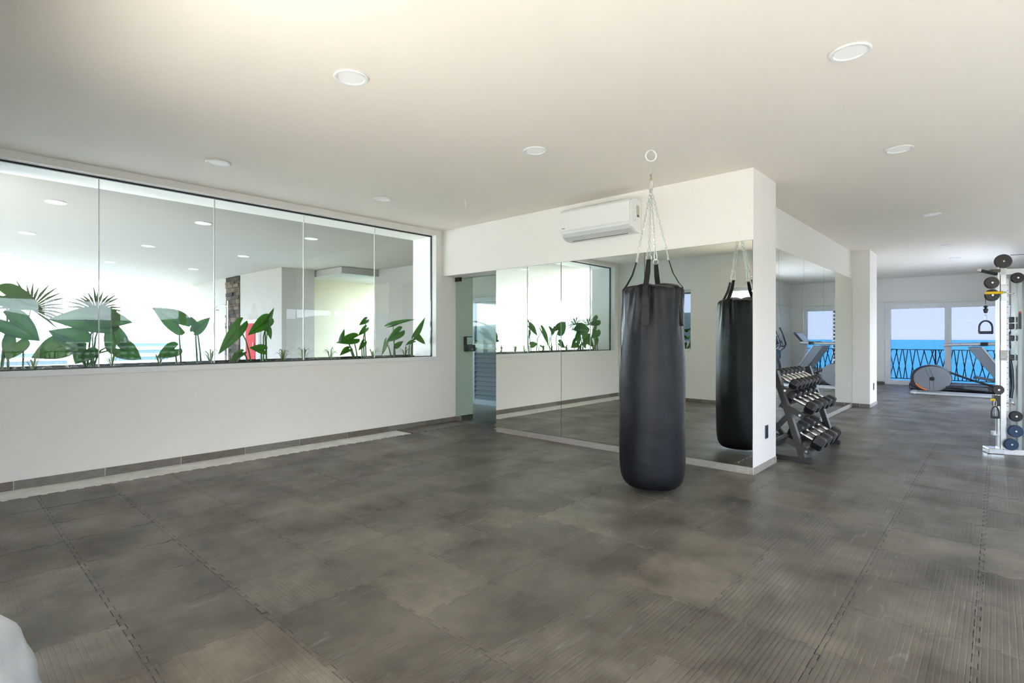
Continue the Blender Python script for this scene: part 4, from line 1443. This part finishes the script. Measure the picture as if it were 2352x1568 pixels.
# ------------------------------------------------------------------ sea, coast, town and hills
SEAZ = -56
def sea_material():
    m = mat('sea_water', (0.02, 0.37, 0.58), 0.5, var=0.25, vscale=0.012, spec=0.25, stretch=(1, 2.5, 1))
    return m


vs = [(0, 0, SEAZ)] + [(12600 * math.cos(2 * PI * k / 96), 12600 * math.sin(2 * PI * k / 96), SEAZ) for k in range(96)]
vs2 = vs + [(0, 0, SEAZ - 5)] + [(v[0], v[1], SEAZ - 5) for v in vs[1:]]
fs = [(0, 1 + k, 1 + (k + 1) % 96) for k in range(96)] + [(1 + k, 98 + k, 98 + (k + 1) % 96, 1 + (k + 1) % 96) for k in range(96)]
so = MB().add(vs2, fs).build('sea', sea_material(), None)
so['kind'] = 'structure'
so['label'] = 'blue sea out to the horizon'
LAND = mat('coastal_land', (0.09, 0.12, 0.05), 0.9, var=0.5, vscale=0.02, col2=(0.16, 0.13, 0.09))
la = MB()
shore = [(40, 900), (160, 700), (120, 420), (30, 260), (-60, 120), (-240, 120), (-700, 300), (-2500, 700), (-6500, 1500), (-9500, -2000), (-7000, -7000), (0, -9000), (7000, -6500), (9500, -500), (8000, 3500), (2500, 2400), (700, 1500)]
la.prism(shore, (0, 0, SEAZ - 4), (1, 0, 0), (0, 1, 0), (0, 0, 1), 6.0)
o = la.build('coast', LAND, None)
o['kind'] = 'structure'
HILL = mat('forested_hills', (0.07, 0.10, 0.085), 0.95, var=0.3, vscale=0.004)


def hills(name, ang0, ang1, dist, hts, label):
    n = 60
    vs, fs = [], []
    rn_ = random.Random(name)
    for k in range(n + 1):
        f = k / n
        an = math.radians(ang0 + (ang1 - ang0) * f)
        h = 0
        for (c, wd, hh) in hts:
            h = max(h, hh * math.exp(-((f - c) / wd) ** 2))
        h *= 1 + 0.10 * math.sin(23 * f) + 0.06 * math.sin(57 * f)
        for (d, kk) in ((dist - 1200, 0.0), (dist - 500, 0.55), (dist, 1.0), (dist + 900, 0.0)):
            vs.append((d * math.cos(an), d * math.sin(an), SEAZ + h * kk))
    for k in range(n):
        for q in range(3):
            fs.append((k * 4 + q, k * 4 + q + 1, k * 4 + 5 + q, k * 4 + 4 + q))
    o_ = MB().add(vs, fs).build(name, HILL, None, smooth=True, ang=80)
    o_['kind'] = 'structure'
    o_['label'] = label


hills('hills', -60, 38, 8000, [(0.25, 0.16, 420), (0.55, 0.14, 560), (0.8, 0.2, 330)], 'hazy forested hills behind the town')
hills('hills_west', 170, 320, 8500, [(0.2, 0.15, 260), (0.55, 0.2, 500), (0.85, 0.1, 350)], 'hazy forested hills beyond the terrace')

CITY = [mat('town_white', (0.55, 0.53, 0.50), 0.8), mat('town_cream', (0.50, 0.42, 0.30), 0.8), mat('town_grey', (0.36, 0.36, 0.36), 0.8)]
CROOF = mat('terracotta_roof', (0.42, 0.17, 0.07), 0.85)
CWIN = mat('town_window_glass', (0.03, 0.045, 0.06), 0.2)


def building(label, x, y, wx, wy, h, mi, floors, roof=None, name='apartment_building'):
    """tower seen towards the origin: bands of balconies and windows on the two near faces"""
    z0 = SEAZ + 2
    t = thing(name, label, 'building', (x, y, z0), 'town buildings')
    MB().box(x - wx / 2, x + wx / 2, y - wy / 2, y + wy / 2, z0, z0 + h).build('wall', CITY[mi], t)
    fh = h / floors
    sx = -1 if x > 0 else 1
    sy = -1 if y > 0 else 1
    for k in range(floors):
        zb = z0 + (k + 0.32) * fh
        fx = x + sx * wx / 2
        fy = y + sy * wy / 2
        b = MB().box(min(fx, fx + sx * 1.2), max(fx, fx + sx * 1.2), y - wy / 2, y + wy / 2, z0 + k * fh, z0 + k * fh + fh * 0.36).build('balcony', CITY[0], t)
        MB().box(min(fx, fx + sx * 0.15), max(fx, fx + sx * 0.15), y - wy * 0.46, y + wy * 0.46, zb + fh * 0.06, zb + fh * 0.58).build('window_band', CWIN, t)
        nw = max(2, int(wx / 5))
        for q in range(nw):
            wx0 = x - wx / 2 + (q + 0.2) * wx / nw
            MB().box(wx0, wx0 + 0.6 * wx / nw, min(fy, fy + sy * 0.15), max(fy, fy + sy * 0.15), zb, zb + fh * 0.55).build('window', CWIN, t)
    if roof:
        MB().add([(x - wx / 2 - 1, y - wy / 2 - 1, z0 + h), (x + wx / 2 + 1, y - wy / 2 - 1, z0 + h), (x + wx / 2 + 1, y + wy / 2 + 1, z0 + h), (x - wx / 2 - 1, y + wy / 2 + 1, z0 + h), (x, y - wy / 4, z0 + h + roof), (x, y + wy / 4, z0 + h + roof)],
                 [(0, 1, 4), (1, 2, 5, 4), (2, 3, 5), (3, 0, 4, 5), (0, 3, 2, 1)]).build('roof', CROOF, t)
    else:
        MB().box(x - wx / 6, x + wx / 6, y - wy / 6, y + wy / 6, z0 + h, z0 + h + fh).build('roof_block', CITY[2], t)


building('wide white apartment block with long balcony bands', 620, 150, 26, 130, 50, 0, 9)
building('cream apartment block with a dark vertical strip', 700, 262, 30, 42, 52, 1, 9)
building('low white hotel wing with small windows', 560, 235, 22, 60, 30, 0, 6)
building('grey apartment block behind the cream one', 820, 345, 30, 40, 48, 2, 8)
building('small white house row with terracotta roof', 420, 120, 20, 70, 14, 0, 3, 5, 'house')
building('cream villa with terracotta roof near the shore', 380, 205, 18, 30, 14, 1, 3, 5, 'house')
building('pale corner block farther along the avenue', 640, 330, 24, 44, 40, 0, 7)
building('long low cream block by the bay', 500, 310, 20, 70, 22, 1, 5, 4)
building('tall slender white tower at the water edge', 149, 800, 13, 14, 150, 0, 30, name='tower')
building('terracotta-roofed beach pavilion below the balcony', 6, 700, 22, 12, 6, 1, 1, 6, 'pavilion')
building('small beach hut with orange roof at the left of the sea view', -128, 905, 10, 8, 5, 0, 1, 4, 'hut')
shb = thing('croton_shrub', 'yellow-green leafy shrub outside the small window seen in the mirror', 'shrub', (-4.75, -0.55, -0.02))
MB().tube([(-4.75, -0.55, -0.02), (-4.76, -0.55, 0.6), (-4.74, -0.56, 1.1)], [0.03, 0.022, 0.012], 8).build('trunk', mat('brown_stem', (0.08, 0.05, 0.03), 0.8), shb, smooth=True)
rn = random.Random(11)
for k in range(60):
    an, zz = rn.random() * 2 * PI, 0.75 + 0.62 * rn.random()
    rr_ = 0.30 * (1 - (zz - 0.75) * 0.6) * (0.4 + 0.6 * rn.random())
    b = Vector((-4.75 + rr_ * math.cos(an), -0.55 + rr_ * 0.8 * math.sin(an), zz))
    d = Vector((math.cos(an), math.sin(an), 0.5 + 0.6 * rn.random())).normalized()
    s_ = d.cross(Vector((0, 0, 1))).normalized() * 0.032
    L_ = 0.13
    MB().add([b, b + d * L_ * 0.5 + s_, b + d * L_, b + d * L_ * 0.5 - s_, b + d * L_ * 0.5 + Vector((0, 0, -0.008))], [(0, 1, 4), (1, 2, 4), (2, 3, 4), (3, 0, 4)]).build('leaf', LF3 if k % 3 else LF, shb)
building('white block on the far side of the terrace view', -520, 40, 30, 60, 44, 0, 8)
building('cream block on the far side of the terrace view', -600, 130, 30, 50, 50, 1, 8)
